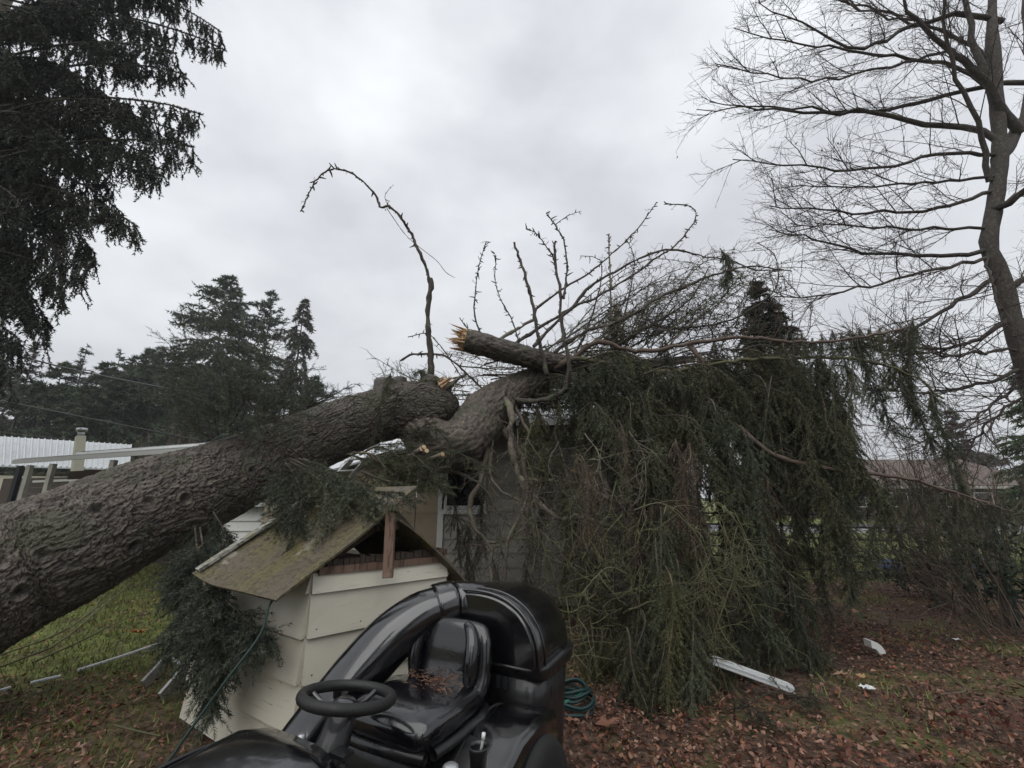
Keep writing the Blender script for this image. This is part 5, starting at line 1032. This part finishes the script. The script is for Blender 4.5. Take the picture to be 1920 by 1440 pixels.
mb = MB(); mb.box(((x0+x1)/2, 29.93, 2.12), (x1-x0, .1, .18)); mb.build('fascia', m_paint2, fh)
for k in range(5):
    xx = x0+2.2+k*(x1-x0-4)/4; mb = MB(); mb.box((xx, 30.46, 1.3), (1.3, .06, 1.0)); w_ = mb.build('window', m_white, fh)
    mb = MB(); mb.box((xx, 30.42, 1.3), (1.1, .04, .84)); mb.build('pane', m_glass, w_)
# blue covered boat / tarps
def tarp(name, label, px, py, Y, sx, sy, sz, seed):
    c = at(px, py, Y); rs = np.random.default_rng(seed); n, k = 12, 16; secs = []
    for i in range(n):
        t_ = i/(n-1); e = math.sin(math.pi*(.04+.92*t_))**.4
        secs.append([c+np.array([(t_-.5)*sx, math.cos(a_)*sy*.5*e*(1+.1*rs.normal()), max(-c[2]+.01, math.sin(a_)*sz*.5*e*(1+.08*rs.normal()))]) for a_ in np.arange(k)*2*math.pi/k])
    mb = MB(); mb.loft(secs); return tag(mb.build(name, m_blue, None, True), label, 'tarp')
tarp('blue_tarp', 'crumpled blue tarp bundle behind the rhododendron stems', 1815, 1062, 9.4, .8, .7, .5, 1)
tarp('blue_tarp', 'small blue tarp bundle left of the rhododendron by the gate', 1665, 1062, 9.8, .55, .4, .28, 2)

# ---------------------------------------------------------------- wires
def cable(label, pts, r, mat, cat='power line', name='power_line'):
    mb = MB(); mb.tubes(smooth(A(*pts), 30), r, 5); return tag(mb.build(name, mat, None, True), label, cat)
cable('upper twisted service cable sagging across the dark conifers on the left', [(-260, 590, 14), (0, 658, 14.5), (150, 696, 14.8), (350, 735, 15), (460, 752, 15)], .030, m_cable)
cable('lower thin service cable running down to the neighbouring roof', [(-200, 715, 12), (0, 751, 12), (180, 787, 12), (380, 827, 12)], .020, m_cable)
cable('faint thin wire just above the ribbed metal roof', [(-200, 775, 13), (0, 810, 13), (160, 826, 13)], .009, m_cable)

# ---------------------------------------------------------------- ladder
la = thing('ladder', 'aluminium ladder lying against the lean-to, its foot on the leaves left of the well house', 'ladder', tuple(atz(300, 1310)))
fA, fB = atz(268, 1294), atz(310, 1326); tB = at(690, 858, 6.6); tA = tB-(fB-fA)*1.0
def rail(p, q): mb = MB(); mb.beam(p, q, .025, .085, (0, 0, 1)); return mb.build('rail', m_alum, la)
fB = fA+nrm((fB-fA)[None])[0]*.40; tA = tB-(fB-fA)
rail(fA+ZZ*.04, tA+ZZ*.0); rail(fB+ZZ*.04, tB+ZZ*.0)
dl = np.linalg.norm(tA-fA); n = int(dl/.3)
for i in range(n):
    t_ = (i+.75)/n
    if t_ > .99: break
    mb = MB(); mb.tubes(np.array([fA+(tA-fA)*t_+ZZ*.03, fB+(tB-fB)*t_+ZZ*.03]), .017, 10); mb.build('rung', m_alum, la, True)

# ---------------------------------------------------------------- hoses, pipes, litter
def rope(name, label, cat, pts, r, mat):
    mb = MB(); mb.tubes(smooth(pts, 50), r, 8, cap=True); return tag(mb.build(name, mat, None, True), label, cat)
rope('garden_hose', 'dark green hose running down from the well house roof', 'hose', np.vstack([A((515, 1120, 2.66), (503, 1140, 2.6), (488, 1190, 2.55), (430, 1268, 2.45), (385, 1330, 2.4), (345, 1385, 2.35), (305, 1440, 2.3)), [[-1.75, 2.15, .12], [-1.7, 1.9, .02]]]), .0072, m_hose)
cc = atz(1075, 1338); ho = thing('hose_coil', 'coiled dark and bright green garden hose on the leaves behind the mower bagger', 'hose', tuple(cc))
for i in range(6):
    a = np.linspace(0, 6.3, 40); rr_ = .17-.012*i+.01*rng.random(); c = cc+np.array([rng.uniform(-.02, .02), .1+rng.uniform(-.02, .02), .015+.024*i])
    mb = MB(); mb.tubes(np.stack([c[0]+rr_*np.cos(a), c[1]+rr_*np.sin(a), c[2]+.01*np.sin(3*a+i)], -1), .011, 7); mb.build('coil', m_hose3 if i < 6 else m_hose2, ho, True)
mb = MB(); mb.tubes(smooth(np.vstack([A((1050, 1322, 3.6), (1078, 1308, 3.7), (1098, 1298, 3.9))]), 10), .012, 7); mb.build('hose_end', m_hose2, ho, True)
def gpt(px, py, dz=.012): p = atz(px, py); p[2] = float(gz(p[0], p[1]))+dz; return p
def gl(pts, dz=.012): return np.array([gpt(x, y, dz) for x, y in pts])
rope('plastic_pipe', 'long white plastic pipe lying on the leaves left of the ladder', 'pipe', gl([(145, 1262), (215, 1243), (300, 1218), (335, 1212)], .03), .014, m_pvc)
rope('plastic_pipe', 'short white plastic pipe piece in the grass left of the long one', 'pipe', gl([(57, 1284), (85, 1277), (113, 1271)], .025), .014, m_pvc)
rope('plastic_pipe', 'white pipe end cut by the left edge of the photo', 'pipe', gl([(-60, 1320), (-20, 1306), (18, 1294)], .025), .014, m_pvc)
ds = thing('downspout', 'fallen white downspout sticking out of the hanging spruce branches', 'downspout', tuple(atz(1420, 1290)))
p, q = at(1335, 1238, 3.98), gpt(1484, 1297, .05); mb = MB(); mb.beam(p, q, .066, .05); mb.build('channel', m_pvc, ds)
sd = nrm(np.cross(q-p, ZZ)[None])[0]
for k in (-.025, 0, .025):
    mb = MB(); mb.beam(p+ZZ*.033+sd*k, q+ZZ*.033+sd*k, .010, .008); mb.build('rib', m_pvc, ds)
for k in (-.015, .015):
    mb = MB(); mb.beam(p+sd*.045*(-1 if sd[1] > 0 else 1)+ZZ*k, q+sd*.045*(-1 if sd[1] > 0 else 1)+ZZ*k, .008, .006); mb.build('rib', m_pvc, ds)
c = gpt(1640, 1228, .0); mb = MB(); th = np.linspace(0, 1.4, 8); secs = []
for t_ in th: 
    o = c+np.array([-.05+.1*math.sin(t_), .0, .10-.1*(1-math.cos(t_))]); d_ = np.array([math.cos(t_), 0, -math.sin(t_)]); n_ = np.array([math.sin(t_), 0, math.cos(t_)])
    secs.append([o+np.array([0, s1*.05, 0])+n_*s2*.032 for s1, s2 in ((-1, -1), (1, -1), (1, 1), (-1, 1))])
mb.loft(secs); tag(mb.build('downspout_elbow', m_white, None), 'white downspout elbow lying on the leaves', 'downspout elbow')
def scrap(name, label, px, py, s, mat, seed):
    rs = np.random.default_rng(seed); c = gpt(px, py, .01); n = 7; u = np.linspace(-.5, .5, n); U, V_ = np.meshgrid(u, u)
    Z_ = .35*np.abs(rs.normal(size=U.shape))*.35+.12; P = np.stack([c[0]+U*s*1.5+rs.normal(size=U.shape)*s*.05, c[1]+V_*s, c[2]+Z_*s], -1).reshape(-1, 3)
    i = np.arange(n-1)[:, None]*n; j = np.arange(n-1)[None]; mb = MB(); mb.add(P, np.stack([i+j, i+j+1, i+n+j+1, i+n+j], -1).reshape(-1, 4)); return tag(mb.build(name, mat, None, False), label, 'litter')
scrap('plastic_scrap', 'crumpled white plastic scrap on the leaves near the downspout', 1628, 1296, .07, m_pvc, 3)
scrap('plastic_scrap', 'tiny pale scrap among the leaves below the thicket', 1795, 1202, .05, m_white, 4)
def mleaf(label, px, py, s, col, seed):
    rs = np.random.default_rng(seed); c = gpt(px, py, .03); tips_ = 7; pts = [c+np.array([0, 0, .0])]; cols = []
    for i in range(tips_*2):
        a_ = math.pi*2*i/(tips_*2)+rs.random()*6; a_ = math.pi*2*i/(tips_*2); r__ = s*(1 if i % 2 == 0 else .42)*(.8+.3*rs.random()); pts.append(c+np.array([math.cos(a_)*r__, math.sin(a_)*r__, s*.5*rs.random()]))
    k = tips_*2; mb = MB(); mb.add(np.array(pts), [[0, i+1, (i+1) % k+1] for i in range(k)], col); return tag(mb.build('maple_leaf', m_litter, None), label, 'leaf')
mleaf('bright orange maple leaf lying on the lawn above the pipe', 258, 1190, .09, (.42,.17,.06), 1)
mleaf('large russet maple leaf just behind the mower bagger', 1140, 1365, .10, (.17,.075,.045), 2)
mleaf('tan maple leaf on the leaves right of the downspout', 1580, 1275, .08, (.25,.15,.10), 3)
mleaf('yellow leaf next to the white plastic scrap', 1622, 1280, .06, (.27,.18,.07), 4)
mleaf('pale orange leaf near the gate end of the leaf carpet', 1610, 1152, .12, (.30,.15,.09), 5)
# long dead sticks on the left lawn
for k, (lb, pts) in enumerate([('longest pale stick arching over the left lawn', [(0, 1255), (100, 1228), (190, 1160), (270, 1090), (325, 1050)]), ('thin forked stick crossing the left lawn higher up', [(0, 1232), (110, 1205), (180, 1160), (240, 1100), (268, 1055)]),
                               ('grey stick lowest on the left lawn', [(60, 1245), (150, 1222), (230, 1180), (280, 1155)]), ('short stick rising between the two long ones', [(165, 1170), (190, 1130), (203, 1095)]), ('curved twig at the far end of the long sticks', [(250, 1105), (300, 1090), (318, 1070), (312, 1055)])]):
    P = np.array([gpt(x, y, .03+.12*math.sin(math.pi*i/(len(pts)-1))) for i, (x, y) in enumerate(pts)])
    mb = MB(); Pq = smooth(P, 24)[None]; mb.tubes(Pq, np.linspace(.010, .004, 24), 5); p, t, tt = kids(Pq, 5, .2, .95); B = grow(p, t+randv(len(p))*.5, .3+.3*rng.random(len(p)), 6, .5, .1); mb.tubes(B, .003, 3)
    tag(mb.build('fallen_stick', m_lich, None, True), lb, 'stick')
for k, (lb, pts) in enumerate([('thin stick on the leaves left of the mower hood', [(212, 1372), (250, 1380), (300, 1388)]), ('crooked stick on the leaves at the right', [(1775, 1270), (1812, 1300), (1765, 1312)]), ('short twig by the white plastic scrap', [(1700, 1290), (1716, 1322)]), ('straight twig pointing from the downspout end', [(1515, 1298), (1552, 1322)])]):
    mb = MB(); mb.tubes(smooth(gl(pts, .03), 12), .006, 5); tag(mb.build('fallen_stick', m_lich if k == 0 else m_brush, None, True), lb, 'stick')
# small broken sprays scattered on the ground, one thing per spray
for k, (lb, x, y, x1, y1) in enumerate([('green spruce spray on the ground right of the downspout', 1470, 1310, 1530, 1340), ('spruce spray on the leaves beyond the downspout', 1420, 1240, 1500, 1250), ('spruce spray lying under the hanging cascade', 1480, 1230, 1560, 1250), ('spruce spray on the leaves before the downspout', 1385, 1345, 1440, 1365)]):
    t = thing('spruce_spray', lb, 'branch', tuple(gpt(x, y))); bough(t, [gpt(x, y, .05), gpt((x+x1)/2, (y+y1)/2, .08), gpt(x1, y1, .04)], .008, 14, .22, .0, .1, 4, .1, 240, side=.9, cols=GREEN, nl=.024, nw=.004, mat=m_twig)

print('TRIS', sum(sum(len(p.vertices)-2 for p in m.polygons) if len(m.polygons) < 2000 else len(m.polygons)*1.6 for m in bpy.data.meshes))

# ---------------------------------------------------------------- thin wet haze
hm = bpy.data.materials.new('haze'); hm.use_nodes = True; hn = hm.node_tree; hn.nodes.clear()
ho_ = hn.nodes.new('ShaderNodeOutputMaterial'); pv = hn.nodes.new('ShaderNodeVolumePrincipled'); pv.inputs['Color'].default_value = (.93, .95, 1, 1); pv.inputs['Density'].default_value = .0009
hn.links.new(pv.outputs[0], ho_.inputs['Volume'])
mb = MB(); mb.box((0, 140, 14), (780, 500, 30.6)); stuff(mb.build('haze', hm))
